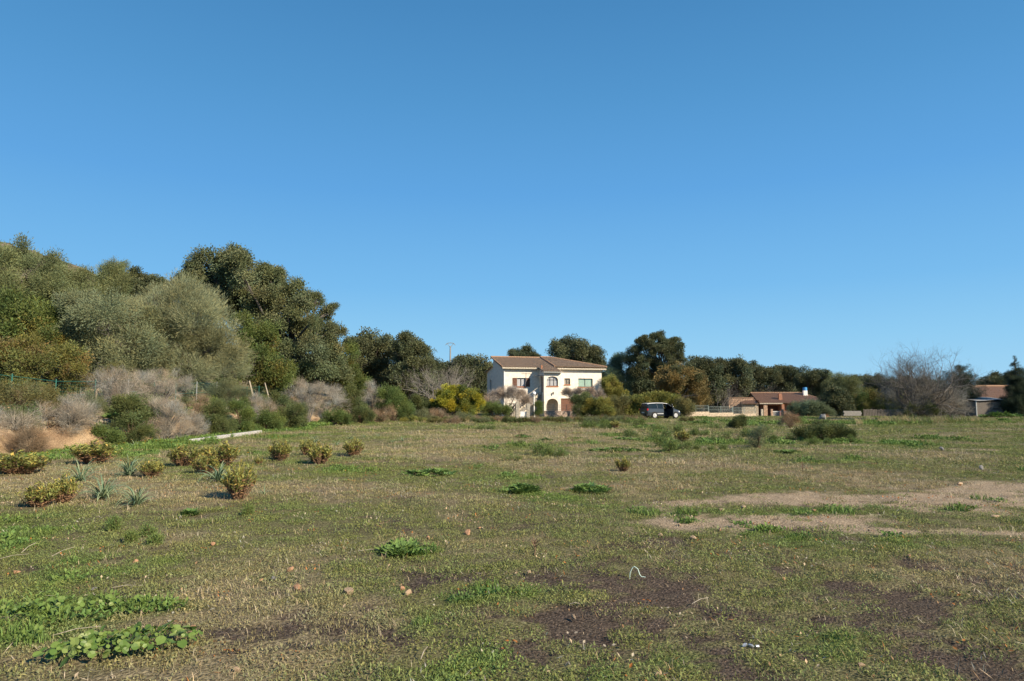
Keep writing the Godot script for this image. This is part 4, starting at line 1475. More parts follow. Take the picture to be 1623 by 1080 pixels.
func make_fences() -> void:
	# wire mesh fence along the top of the bank
	var start := Vector3(-21.2, 0, -20.5)
	var o := thing("wire_fence", "green wire mesh fence on thin posts along the top of the bank", "fence", Vector3.ZERO)
	var prev := Vector3.ZERO
	for k in 16:
		var z := start.z - 2.85 * k
		var x := start.x + 0.25 * sin(k * 1.3) * 0.4
		var p := Vector3(x, h(x, z), z)
		var s := Shape.new()
		s.tube([Vector3(0, -0.3, 0), Vector3(0, 1.42, 0)], [0.028, 0.028], 6)
		s.tube([Vector3(0, 1.42, 0), Vector3(0, 1.45, 0)], [0.034, 0.03], 6)
		part("post", s.mesh(), M.grey_post if k in [6, 9, 10, 11] else M.green_post, o, p)
		if k > 0:
			part("wire_mesh", wire_panel(prev + Vector3(0, 0.05, 0), p + Vector3(0, 0.05, 0), 1.3), M.wire, o)
		prev = p
	# garden wall and mesh fence behind the car
	var g := thing("garden_wall", "low pale garden wall topped with grey green mesh panels", "wall", Vector3.ZERO)
	var a := at(1082.0, 638.0, 80.0)
	var b := at(1197.0, 638.0, 88.0)
	a.y = -0.35
	b.y = -0.45
	for k in 3:
		var p0 := a.lerp(b, k / 3.0)
		var p1 := a.lerp(b, (k + 1) / 3.0)
		var m := (p0 + p1) / 2.0
		var turn := Basis(Vector3.UP, -atan2(p1.z - p0.z, p1.x - p0.x))
		var tall := 0.95 - 0.12 * k
		var s := Shape.new()
		s.box(Vector3(0, tall / 2.0, 0), Vector3((p1 - p0).length() - 0.02, tall, 0.22), Color.WHITE, turn)
		part("wall_length", s.mesh(), M.pale_wall, g, m)
		part("mesh_panel", wire_panel(p0 + Vector3(0, tall, 0), p1 + Vector3(0, tall, 0), 0.75, 0.09, 0.006), M.steel, g)
		for q in 3:
			var pp := p0.lerp(p1, q / 2.0 * 0.98 + 0.01)
			pbox("post", pp + Vector3(0, tall + 0.4, 0), Vector3(0.05, 0.85, 0.05), M.steel, g)
	# gate of the bungalow
	var gt := thing("garden_gate", "white metal double gate between orange gate posts at the bungalow", "gate", at(1206.0, 638.0, 90.0) * Vector3(1, 0, 1) + Vector3(0, -0.45, 0), -0.05)
	for x in [0.1, 1.35, 2.75, 3.95]:
		pbox("gate_post", Vector3(x, 0.6, 0), Vector3(0.28, 1.3, 0.28), M.peach if x > 0.2 else M.cream, gt, 0.02)
	for x in [1.55, 2.95]:
		for k in 9:
			pbox("bar", Vector3(x + 0.12 * k, 0.5, 0), Vector3(0.03, 0.85, 0.03), M.white, gt)
		pbox("rail", Vector3(x + 0.48, 0.95, 0), Vector3(1.1, 0.07, 0.05), M.white, gt)
		pbox("rail", Vector3(x + 0.48, 0.12, 0), Vector3(1.1, 0.07, 0.05), M.white, gt)
	# terrace wall with railing before the porch
	var t := thing("terrace_wall", "pinkish terrace wall with a thin metal railing before the arched porch", "wall", at(863.0, 638.0, 79.0) * Vector3(1, 0, 1), 0.12)
	pbox("retaining_wall", Vector3(2.1, 0.2, 0), Vector3(4.3, 1.05, 0.25), M.pink_wall, t, 0.02)
	for k in 6:
		pbox("post", Vector3(0.2 + 0.8 * k, 1.05, 0), Vector3(0.045, 0.75, 0.045), M.steel, t)
	for y in [0.9, 1.15, 1.4]:
		pbox("rail", Vector3(2.2, y, 0.0), Vector3(4.1, 0.035, 0.03), M.steel, t)
	# stacked stone gate pillars and the pale garden gate between them
	for q in [[820.0, 1.55, "pale stone gate pillar beside the clipped dark green bush"], [837.0, 1.35, "pale stone gate pillar beside the globe lamp post"]]:
		var pl := thing("stone_pillar", q[2], "pillar", at(q[0], 638.0, 71.0) * Vector3(1, 0, 1), 0.1, "gate pillars before the house")
		for k in 7:
			pbox("stone", Vector3(rnd(-0.02, 0.02), 0.0 + 0.24 * k + (0.24 if q[1] > 1.5 else 0.0), rnd(-0.02, 0.02)), Vector3(0.36 + rnd(-0.04, 0.04), 0.225, 0.34), M.stone_block, pl, 0.03)
		if q[1] > 1.5:
			pbox("stone", Vector3(0, 0, 0), Vector3(0.4, 0.225, 0.4), M.stone_block, pl, 0.03)
	var gg := thing("low_gate", "small pale blue grey gate between the two stone pillars", "gate", at(825.0, 638.0, 71.0) * Vector3(1, 0, 1) + Vector3(-0.05, 0, 0), 0.1)
	for k in 5:
		pbox("slat", Vector3(0.1 + 0.15 * k, 0.38, 0), Vector3(0.12, 0.75, 0.03), M.globe, gg, 0.005)
	pbox("rail", Vector3(0.4, 0.6, -0.03), Vector3(0.8, 0.06, 0.03), M.globe, gg)
	pbox("rail", Vector3(0.4, 0.15, -0.03), Vector3(0.8, 0.06, 0.03), M.globe, gg)
	# balustrade left of the pillars
	var bl := thing("balustrade", "short row of pale stone balusters under the bare vine", "balustrade", at(808.0, 638.0, 78.5) * Vector3(1, 0, 1), 0.12)
	for k in 6:
		var s := Shape.new()
		s.tube([Vector3(0, -0.1, 0), Vector3(0, 0.85, 0), Vector3(0, 1.0, 0), Vector3(0, 1.2, 0), Vector3(0, 1.4, 0), Vector3(0, 1.5, 0)], [0.09, 0.09, 0.06, 0.085, 0.05, 0.07], 8)
		part("baluster", s.mesh(), M.stone_block, bl, Vector3(0.05 + 0.2 * k, 0, 0))
	pbox("handrail", Vector3(0.55, 1.54, 0), Vector3(1.3, 0.09, 0.2), M.stone_block, bl, 0.02)
	# lamp post with a white globe
	var lp := thing("globe_lamp", "white lamp post with a round white globe before the house stairs", "lamp", at(846.5, 638.0, 78.0) * Vector3(1, 0, 1))
	var s3 := Shape.new()
	s3.tube([Vector3(0, -0.1, 0), Vector3(0, 0.15, 0), Vector3(0, 0.2, 0), Vector3(0, 2.55, 0)], [0.13, 0.12, 0.07, 0.06], 8)
	part("post", s3.mesh(), M.white, lp)
	var sp := SphereMesh.new()
	sp.radius = 0.22
	sp.height = 0.44
	part("globe", sp, M.globe, lp, Vector3(0, 2.72, 0))
	# small block wall and board fence beyond the path
	var bw := thing("block_wall", "short grey concrete block wall under the dark pine", "wall", stand(1336.0, 86.0), 0.0)
	for r in 3:
		for k in 5:
			pbox("block", Vector3(0.22 + 0.44 * k + (0.1 if r == 1 else 0.0), 0.12 + 0.2 * r + 0.1, rnd(-0.01, 0.01)), Vector3(0.43, 0.192, 0.2), M.concrete, bw, 0.01)
	var bf := thing("paling_fence", "weathered grey paling fence under the low green trees", "fence", stand(1369.0, 88.0), 0.0)
	for k in 26:
		pbox("paling", Vector3(0.2 * k, 0.42 + rnd(-0.05, 0.05), rnd(-0.02, 0.02)), Vector3(0.13, 1.0, 0.025), M.board, bf, 0.005)
	pbox("rail", Vector3(2.5, 0.7, -0.04), Vector3(5.2, 0.07, 0.04), M.board, bf)
	# whitewashed kerb at the foot of the bank
	var k0 := ground_at(302.0, 704.0)
	var k1 := ground_at(412.0, 688.0)
	var kb := thing("white_kerb", "whitewashed concrete kerb lying along the foot of the bank", "kerb", k0, -atan2(k1.z - k0.z, k1.x - k0.x))
	var kl := Vector2(k1.x - k0.x, k1.z - k0.z).length()
	for k in 3:
		pbox("kerb_length", Vector3(kl * (k + 0.5) / 3.0, 0.06, rnd(-0.03, 0.03)), Vector3(kl / 3.0 - 0.02, 0.22, 0.22), M.chalk, kb, 0.02)
	# leaning stakes
	for q in [[404.0, 55.0, 604.0, 628.0, -0.3, 0.08, "white leaning stake standing among grey dry scrub", "pale_wood"], [430.0, 56.0, 607.0, 628.0, -0.35, 0.055, "thinner white stake leaning over beside the green bank shrub", "pale_wood"], [149.0, 30.0, 618.0, 645.0, 0.12, 0.07, "weathered grey wooden stake by the green fence", "wood"]]:
		var b0 := stand(q[0], q[1])
		var tp := at(q[0] - q[4] * -30.0, q[2], q[1])
		var st := thing("stake", q[6], "stake", b0)
		var ss := Shape.new()
		var e := tp - b0
		ss.tube([Vector3(0, -0.2, 0), e * 0.5 + Vector3(0.01, 0, 0), e], [q[5], q[5] * 0.9, q[5] * 0.7], 6)
		part("pole", ss.mesh(), M[q[7]], st)
	# power line mast far behind
	var ms := thing("power_mast", "thin grey power line mast with a curved crossarm above the trees", "mast", stand(713.0, 150.0))
	var pm := Shape.new()
	var ht := at(713.0, 549.0, 150.0).y - ms.position.y
	pm.tube([Vector3(0, -0.5, 0), Vector3(0, ht, 0)], [0.3, 0.14], 6)
	part("pole", pm.mesh(), M.concrete, ms)
	var arm := Shape.new()
	arm.tube([Vector3(-1.1, ht + 0.2, 0), Vector3(-0.7, ht + 0.65, 0), Vector3(0, ht + 0.75, 0), Vector3(0.7, ht + 0.65, 0), Vector3(1.1, ht + 0.2, 0)], [0.06, 0.07, 0.07, 0.07, 0.06], 5)
	arm.tube([Vector3(-0.7, ht + 0.6, 0), Vector3(0, ht - 0.3, 0), Vector3(0.7, ht + 0.6, 0)], [0.05, 0.06, 0.05], 5)
	part("crossarm", arm.mesh(), M.concrete, ms)


# ---------------------------------------------------------------- plants of the field
func make_field_plants() -> void:
	var sets := [bush_meshes(61, 60, 0.58), bush_meshes(62, 66, 0.6), bush_meshes(63, 50, 0.55), bush_meshes(64, 70, 0.62)]
	rng.seed = 700
	# [u of the base, v of the base, height in pixels, width in pixels, label]
	var bushes := [
		[378, 793, 62, 56, "tall yellow leaved bush with brown base standing alone beside an asphodel"],
		[60, 803, 40, 52, "brown based yellow green bush paired with a paler one beside the asphodels"],
		[100, 797, 46, 46, "pale yellow green bush leaning on a browner bush beside the asphodels"],
		[30, 757, 38, 78, "wide low yellow green bush below the bare earth of the bank"],
		[240, 760, 28, 36, "small dead brown bush tucked against a broad asphodel"],
		[150, 738, 38, 70, "greyish brown bush growing in the fresh grass under the bank"],
		[292, 742, 34, 50, "low brown withered bush below the whitewashed kerb"],
		[348, 740, 40, 56, "tangled green and brown bush behind the tall lone bush"],
		[325, 755, 34, 40, "yellowish bush crowding an asphodel in the field"],
		[443, 733, 34, 40, "rounded yellow green bush with a clear shadow on dry grass"],
		[486, 723, 28, 30, "small bush behind the spiky brown bush in the field"],
		[507, 738, 34, 40, "spiky brown tipped bush with bare stems showing"],
		[560, 725, 30, 36, "compact brown bush throwing a green shadow on the field"],
		[987, 749, 24, 24, "single small yellow brown bush in the open middle of the field"],
		[1081, 700, 20, 26, "brown withered bush among green weed clumps"],
		[410, 738, 12, 14, "seedling bush beside the rounded yellow green bush"],
		[975, 680, 14, 18, "tiny ochre bush before the hedge behind the parked car"],
	]
	for q in bushes:
		var p := ground_at(q[0], q[1])
		var k := -p.z / F
		var wide: float = q[3] * k / 1.15
		field_bush(sets[rng.randi_range(0, 3)], q[4], p, q[2] * k * 1.05, wide, "bushes scattered over the field")
	S.straps = []
	for k in 5:
		S.straps.append(strap(80 + k))
	M.asphodel = []
	for c in [Color(0.215, 0.30, 0.175), Color(0.165, 0.25, 0.15), Color(0.27, 0.33, 0.18)]:
		var m := leafy(0.5, 0.25)
		m.albedo_color = c.linear_to_srgb()
		M.asphodel.append(m)
	rng.seed = 710
	var asp := [
		[127, 768, 42, 26, "thin asphodel clump beside the pale yellow green bush"],
		[163, 792, 46, 40, "large dense asphodel between a bush and another asphodel"],
		[216, 802, 44, 30, "spreading asphodel in open grass with pale drooping leaves"],
		[204, 759, 38, 40, "broad leaning asphodel against the small dead brown bush"],
		[346, 765, 44, 24, "upright asphodel at the side of the tall lone bush"],
		[418, 787, 20, 7, "sparse seedling asphodel with a few thin leaves"],
	]
	for q in asp:
		var p := ground_at(q[0], q[1])
		asphodel(q[4], p, q[2] * -p.z / F * 1.1, int(q[3] * 1.7), "asphodels near the bank")
	for q in [[500, 702, 16], [534, 706, 18], [555, 698, 15], [577, 695, 12], [598, 694, 12], [622, 702, 12], [638, 700, 13], [215, 712, 22], [498, 697, 12]]:
		var p := ground_at(q[0], q[1])
		asphodel("small blue green asphodel tuft in the brown grass below the bank", p, q[2] * -p.z / F, 16, "small asphodels below the bank")
	# upright green weeds around the middle of the field
	rng.seed = 720
	var weeds := [[1062, 719, 20, 22], [1047, 708, 16, 20], [1083, 714, 16, 24], [1057, 694, 14, 16], [1100, 690, 12, 12], [1134, 682, 10, 22], [1185, 692, 16, 20], [1209, 692, 20, 14], [1152, 696, 12, 26], [1037, 697, 12, 16], [1000, 692, 12, 20], [960, 680, 12, 18], [940, 678, 10, 14], [928, 678, 12, 16], [1045, 684, 12, 22], [1075, 685, 12, 14], [1225, 699, 12, 12], [1250, 696, 12, 22], [1289, 706, 12, 12], [1012, 676, 14, 22], [868, 726, 14, 24], [856, 723, 18, 20], [890, 727, 12, 16], [812, 733, 8, 30], [995, 672, 10, 16], [1118, 690, 10, 14], [1312, 704, 10, 10], [1350, 702, 12, 10], [1146, 716, 10, 10], [1128, 716, 8, 10], [763, 680, 8, 12], [779, 680, 8, 12], [826, 706, 8, 10], [180, 838, 20, 14], [246, 862, 14, 16], [233, 848, 16, 20], [393, 814, 16, 12], [205, 858, 12, 16], [1085, 674, 8, 30], [1105, 714, 8, 10], [1130, 700, 10, 14], [1170, 700, 10, 16]]
	for q in weeds:
		var p := ground_at(q[0], q[1])
		var k := -p.z / F
		var near := "near the asphodels" if q[0] < 500 else "beyond the dead stalks" if q[0] < 900 else "near the parked car" if q[1] < 686 else "around the brown withered bush" if q[0] < 1160 else "near the grey feathery broom"
		var build := "low wide" if q[3] > q[2] * 1.35 else "tall narrow" if q[2] > q[3] * 1.15 else "rounded"
		var o := thing("weed", "%s green weed in the field %s" % [build, near], "weed", p, 0.0, "green weeds in the field")
		var tr := []
		var cols := []
		var s := Shape.new()
		for j in 26:
			var a := rng.randf() * TAU
			var r: float = sqrt(rng.randf()) * q[3] * k * 0.5
			var y: float = rng.randf() * q[2] * k * (1.0 - 0.5 * r / (q[3] * k * 0.5 + 0.01))
			var e := Vector3(cos(a) * r, y, sin(a) * r)
			tr.append(Transform3D(turned(Vector3(e.x, 0.3 + e.y, e.z), rng.randf() * TAU, clampf(q[2] * k * rnd(2.0, 3.4), 0.5, 3.0)), e))
			cols.append(vary(Color(0.155, 0.215, 0.065), 0.25))
			s.tube([Vector3(e.x * 0.3, -0.03, e.z * 0.3), e + Vector3(0, 0.02, 0)], [0.008, 0.004], 3, Color.WHITE, false)
		part("stems", s.mesh(), M.stem, o)
		copies("foliage", S.weed, M.leaf, o, tr, cols)
	# tall thin bare stalks
	for q in [[897, 710, 28], [907, 710, 26], [822, 706, 34], [1272, 750, 14], [846, 880, 20]]:
		var p := ground_at(q[0], q[1])
		var k := -p.z / F
		var o := thing("dead_stalk", "thin dead brown flower stalk standing in short grass", "stalk", p, 0.0, "dead stalks in the field")
		var s := Shape.new()
		var top: float = q[2] * k
		s.tube([Vector3(0, -0.03, 0), Vector3(0.02, top * 0.5, 0), Vector3(-0.01, top, 0.01)], [0.010, 0.008, 0.004], 4)
		for j in 10:
			var y := top * rnd(0.4, 1.0)
			s.tube([Vector3(0.005, y, 0), Vector3(rnd(-0.08, 0.08), y + 0.06, rnd(-0.08, 0.08))], [0.006, 0.003], 3)
		part("stem", s.mesh(), M.stem, o)
	# broad leaved rosette patches
	rng.seed = 730
	S.round = []
	for k in 4:
		S.round.append(round_leaf(90 + k))
	M.round = []
	for c in [Color(0.155, 0.235, 0.055), Color(0.20, 0.265, 0.075), Color(0.105, 0.18, 0.04)]:
		var m := leafy(0.42, 0.35)
		m.albedo_color = c.linear_to_srgb()
		M.round.append(m)
	var flat := Shape.new()
	for k in 7:
		var d := Vector3(sin(k * 2.4), 0.35 + 0.1 * (k % 3), cos(k * 2.4)).normalized()
		flat.leaf(Vector3.ZERO, d, Vector3.UP, 1.0, 0.42, Color.WHITE * (0.8 + 0.08 * (k % 5)), 0.15)
	var rosette := flat.mesh()
	for q in [[680, 754, 86, 12, "wide dark green dock patch in the middle of the field"], [826, 783, 56, 18, "dense bright green dock patch beside a strip of bare earth"], [935, 781, 58, 16, "green dock patch at the end of a strip of bare earth"], [642, 873, 66, 18, "grassy blue green tuft with broad leaves near scattered orange stones"], [1247, 720, 46, 8, "flat dark dock patch beyond the tan bare ground"], [975, 717, 80, 10, "long dark green dock patch before the weeds"], [992, 697, 44, 7, "small dock patch behind the long dark dock patch"], [1110, 672, 40, 8, "low green dock patch near the parked car"], [830, 694, 28, 7, "little dock patch near the dead stalks in the brown grass"], [865, 699, 24, 6, "flat dock patch beside the dead stalks in brown grass"], [300, 815, 16, 8, "blue green leafy tuft in dry grass left of the tall lone bush"], [1585, 662, 60, 12, "leafy green patch before the low wall of the shed"], [190, 703, 70, 24, "rich leafy green patch climbing the foot of the bank"]]:
		var p := ground_at(q[0], q[1])
		var k := -p.z / F
		var o := thing("dock_patch", q[4].replace("left of", "near"), "plant", p, 0.0, "broad leaved patches in the field")
		var tr := []
		var cols := []
		for j in clampi(int(q[2] * 2.2), 30, 130):
			var r := sqrt(rng.randf())
			var a := rng.randf() * TAU
			var x: float = cos(a) * r * q[2] * k * 0.5
			var z: float = sin(a) * r * minf(q[2] * k * 0.5, 0.9)
			if na.get_noise_2d((p.x + x) * 4.0, (p.z + z) * 4.0) < -0.12:
				continue
			var y: float = h(p.x + x, p.z + z) - p.y + rnd(0.0, 0.5) * q[3] * k * (1.0 - r)
			var sz: float = maxf(q[3] * k * 0.75, 0.12) * rnd(0.6, 1.2)
			tr.append(Transform3D(turned(Vector3(rnd(-0.3, 0.3), 1, rnd(-0.3, 0.3)), rng.randf() * TAU, sz), Vector3(x, y, z)))
			cols.append(vary(Color(0.145, 0.235, 0.065), 0.25))
		copies("leaves", rosette, M.leaf, o, tr, cols)
	# big round leaved plant and its smaller neighbour close by
	for q in [["large patch of round glossy green leaves beside dark soil", 195.0, 1040.0, 0.46, 0.26, 300, 0.048], ["long low patch of round leaves in deep green grass", 95.0, 975.0, 0.62, 0.15, 110, 0.04]]:
		var p := ground_at(q[1], q[2])
		var o := thing("round_leaved_plant", q[0], "plant", p, 0.0, "round leaved plants in the grass")
		for j in q[5]:
			var r := sqrt(rng.randf())
			var a := rng.randf() * TAU
			var x: float = cos(a) * r * q[3]
			var z: float = sin(a) * r * q[4] - x * 0.28
			var size: float = q[6] * (rnd(0.5, 1.1) if rng.randf() < 0.85 else rnd(1.2, 1.6))
			var l := part("leaf", S.round[rng.randi_range(0, 3)], M.round[rng.randi_range(0, 2)], o)
			var y: float = 0.05 + 0.09 * (1.0 - r * 0.7) * rnd(0.4, 1.2)
			var up := Vector3(x * 0.5 + rnd(-1.1, 1.1), 1.0, z * 0.5 + rnd(-0.6, 1.3))
			l.transform = Transform3D(turned(up, rng.randf() * TAU, size), Vector3(x, y + h(p.x + x, p.z + z) - p.y, z))


func make_stones() -> void:
	var shapes := []
	for k in 6:
		shapes.append(stone_mesh(100 + k, 0.6 + 0.08 * k))
	rng.seed = 740
	# [u, v of the base, width in pixels, material, label]
	var list := [
		[460, 905, 10, "orange_stone", "orange stone with a dark shadow beside a grey stone"], [471, 935, 12, "orange_stone", "angular orange stone at the edge of a dark soil patch"], [434, 919, 9, "grey_stone", "small blue grey stone among orange ones"], [415, 920, 6, "orange_stone", "tiny orange stone beside the blue grey stone"],
		[552, 942, 15, "tan_stone", "wedge shaped tan stone beside dry grass stalks"], [648, 943, 11, "tan_stone", "upright tan stone throwing a dark shadow"], [636, 936, 8, "orange_stone", "flat orange stone just behind the upright tan stone"], [638, 902, 6, "tan_stone", "small pale stone on a thin soil patch"],
		[741, 847, 14, "orange_stone", "broken orange stone alone in short grass"], [337, 863, 8, "orange_stone", "small pale orange stone in dry grass"], [148, 935, 9, "grey_stone", "rounded grey stone behind the round leaved plant"], [26, 904, 8, "orange_stone", "flat reddish stone in dry brown grass"],
		[1143, 809, 8, "tan_stone", "pale stone on the bare tan ground"], [1178, 804, 8, "tan_stone", "tan stone with a dark side on bare ground"], [1046, 852, 7, "tan_stone", "small tan stone on reddish bare ground"], [1098, 855, 8, "tan_stone", "pale stone at the edge of a soil hollow"], [1141, 843, 7, "orange_stone", "orange stone on reddish bare ground"],
		[1077, 833, 6, "tan_stone", "small light stone in thin grass before the bare ground"], [910, 979, 9, "tan_stone", "flat tan stone in bright green grass"], [1044, 1069, 10, "tan_stone", "flat pale stone on dark soil among tufts"], [1523, 769, 9, "tan_stone", "pale stone on the far tan bare patch"], [1578, 818, 8, "tan_stone", "white stone in green turf beyond the tan patch"],
		[1290, 808, 8, "orange_stone", "orange stone on tan ground beside a green mound"], [1441, 881, 7, "orange_stone", "small orange stone in bright turf"], [1242, 917, 7, "orange_stone", "little orange stone beside dark soil"], [838, 907, 7, "tan_stone", "small tan stone at the rim of a soil patch"],
		[1557, 748, 8, "grey_stone", "dull grey stone in thin dry grass"], [1492, 716, 7, "grey_stone", "dark stone on pale ground near the bare tree"], [1366, 1050, 9, "tan_stone", "tan chip of stone in turf between soil patches"], [375, 1072, 9, "tan_stone", "pale stone beside dark green tufts and soil"],
		[760, 838, 6, "orange_stone", "tiny orange stone behind the broken orange stone"], [678, 853, 6, "orange_stone", "tiny tan stone behind the grassy blue green tuft"], [214, 889, 6, "orange_stone", "tiny pink stone in the brown dry grass"], [305, 1000, 8, "orange_stone", "flat orange stone at the tip of the round leaved plant"],
	]
	for q in list:
		var p := ground_at(q[0], q[1])
		var k := -p.z / F
		var o := thing("stone", q[4], "stone", p, rng.randf() * TAU, "stones lying in the field")
		var r: float = q[2] * k * 0.5
		var m := part("body", shapes[rng.randi_range(0, 5)], M[q[3]], o)
		r *= 1.2
		m.scale = Vector3(r * rnd(0.9, 1.25), r * rnd(0.7, 1.0), r * rnd(0.7, 1.0)) * 1.15
		m.position.y = r * 0.45
		m.rotation = Vector3(rnd(-0.3, 0.3), 0, rnd(-0.3, 0.3))
	# rocks of the bank and by the path
	for q in [[70, 22.6, 676, 22, "rock", "jagged pale rock sticking out above the earth bank"], [45, 22.2, 678, 18, "rock", "small pale rock at the edge of the earth bank"], [186, 25.5, 682, 13, "grey_stone", "rounded grey rock above the leafy green patch of the bank"], [172, 25.2, 684, 10, "rock", "small pale rock beside the rounded grey rock"], [1304, 66.0, 662, 19, "grey_stone", "rounded grey boulder lying by the sandy path"], [104, 25.0, 645, 14, "rock", "pale flat rock at the foot of the green fence post"]]:
		var p := stand(q[0], q[1])
		var r: float = q[3] * q[1] / F * 0.5
		var o := thing("rock", q[5], "rock", p, rng.randf() * TAU, "rocks of the bank")
		var m := part("body", shapes[rng.randi_range(0, 5)], M[q[4]], o)
		m.scale = Vector3(r, r, r)
		m.position.y = r * 0.35
	# wire loop, crumpled foil, sticks
	var p := ground_at(1006.0, 914.0)
	var lo := thing("wire_loop", "pale green bent wire loop sticking up from the grass", "wire", p)
	var s := Shape.new()
	s.tube([Vector3(-0.05, -0.03, 0), Vector3(-0.045, 0.04, 0), Vector3(-0.02, 0.09, 0), Vector3(0.0, 0.10, 0), Vector3(0.03, 0.08, 0.01), Vector3(0.045, 0.03, 0.02), Vector3(0.06, 0.012, 0.03), Vector3(0.10, 0.008, 0.04)], [0.005, 0.005, 0.005, 0.005, 0.005, 0.005, 0.005, 0.004], 6)
	part("wire", s.mesh(), M.wire_loop, lo)
	p = ground_at(1190.0, 1020.0)
	var fo := thing("crumpled_foil", "crumpled piece of grey silver foil on dark soil", "litter", p)
	for k in 3:
		var m := part("fold", stone_mesh(130 + k, 0.5), M.foil, fo, Vector3(-0.04 + 0.04 * k, 0.012, 0.01 * k))
		m.scale = Vector3(0.028, 0.03, 0.02)
	for q in [[20, 884, 46, 0.25, "long pale dry stick lying beside a bundle of stalks"], [45, 872, 24, 1.0, "short dry stalk leaning up out of the grass"], [100, 880, 34, 0.6, "thin dry stalk slanting over the brown grass"], [120, 1012, 70, 0.25, "thin dry stem lying across fresh grass to the round leaves"], [200, 932, 50, 0.1, "pale straw stem lying flat behind the round leaves"], [588, 872, 40, 0.03, "pale straight straw lying beside the grassy tuft"], [912, 957, 18, -0.3, "short curved white twig in bright green grass"], [672, 1050, 24, 1.2, "upright dry straw stalk at the edge of dark soil"], [855, 758, 18, 0.05, "pale straw lying near the dense bright dock patch"], [1110, 955, 30, 0.4, "thin straw in a dry tuft on dark soil"]]:
		var b := ground_at(q[0], q[1])
		var l: float = q[2] * -b.z / F
		var o := thing("dry_stick", q[4], "stick", b, 0.0, "dry sticks and straws in the grass")
		var st := Shape.new()
		var e := Vector3(cos(q[3]) * l * 0.5, maxf(0.0, sin(q[3])) * l * 0.6, -sin(q[3]) * l * 0.3)
		st.tube([-e * Vector3(1, 0, 1) + Vector3(0, 0.012, 0), Vector3(0, e.y * 0.5 + 0.03, 0.01), e + Vector3(0, 0.015, 0)], [0.0035, 0.003, 0.002], 5)
		part("stem", st.mesh(), M.pale_wood, o)


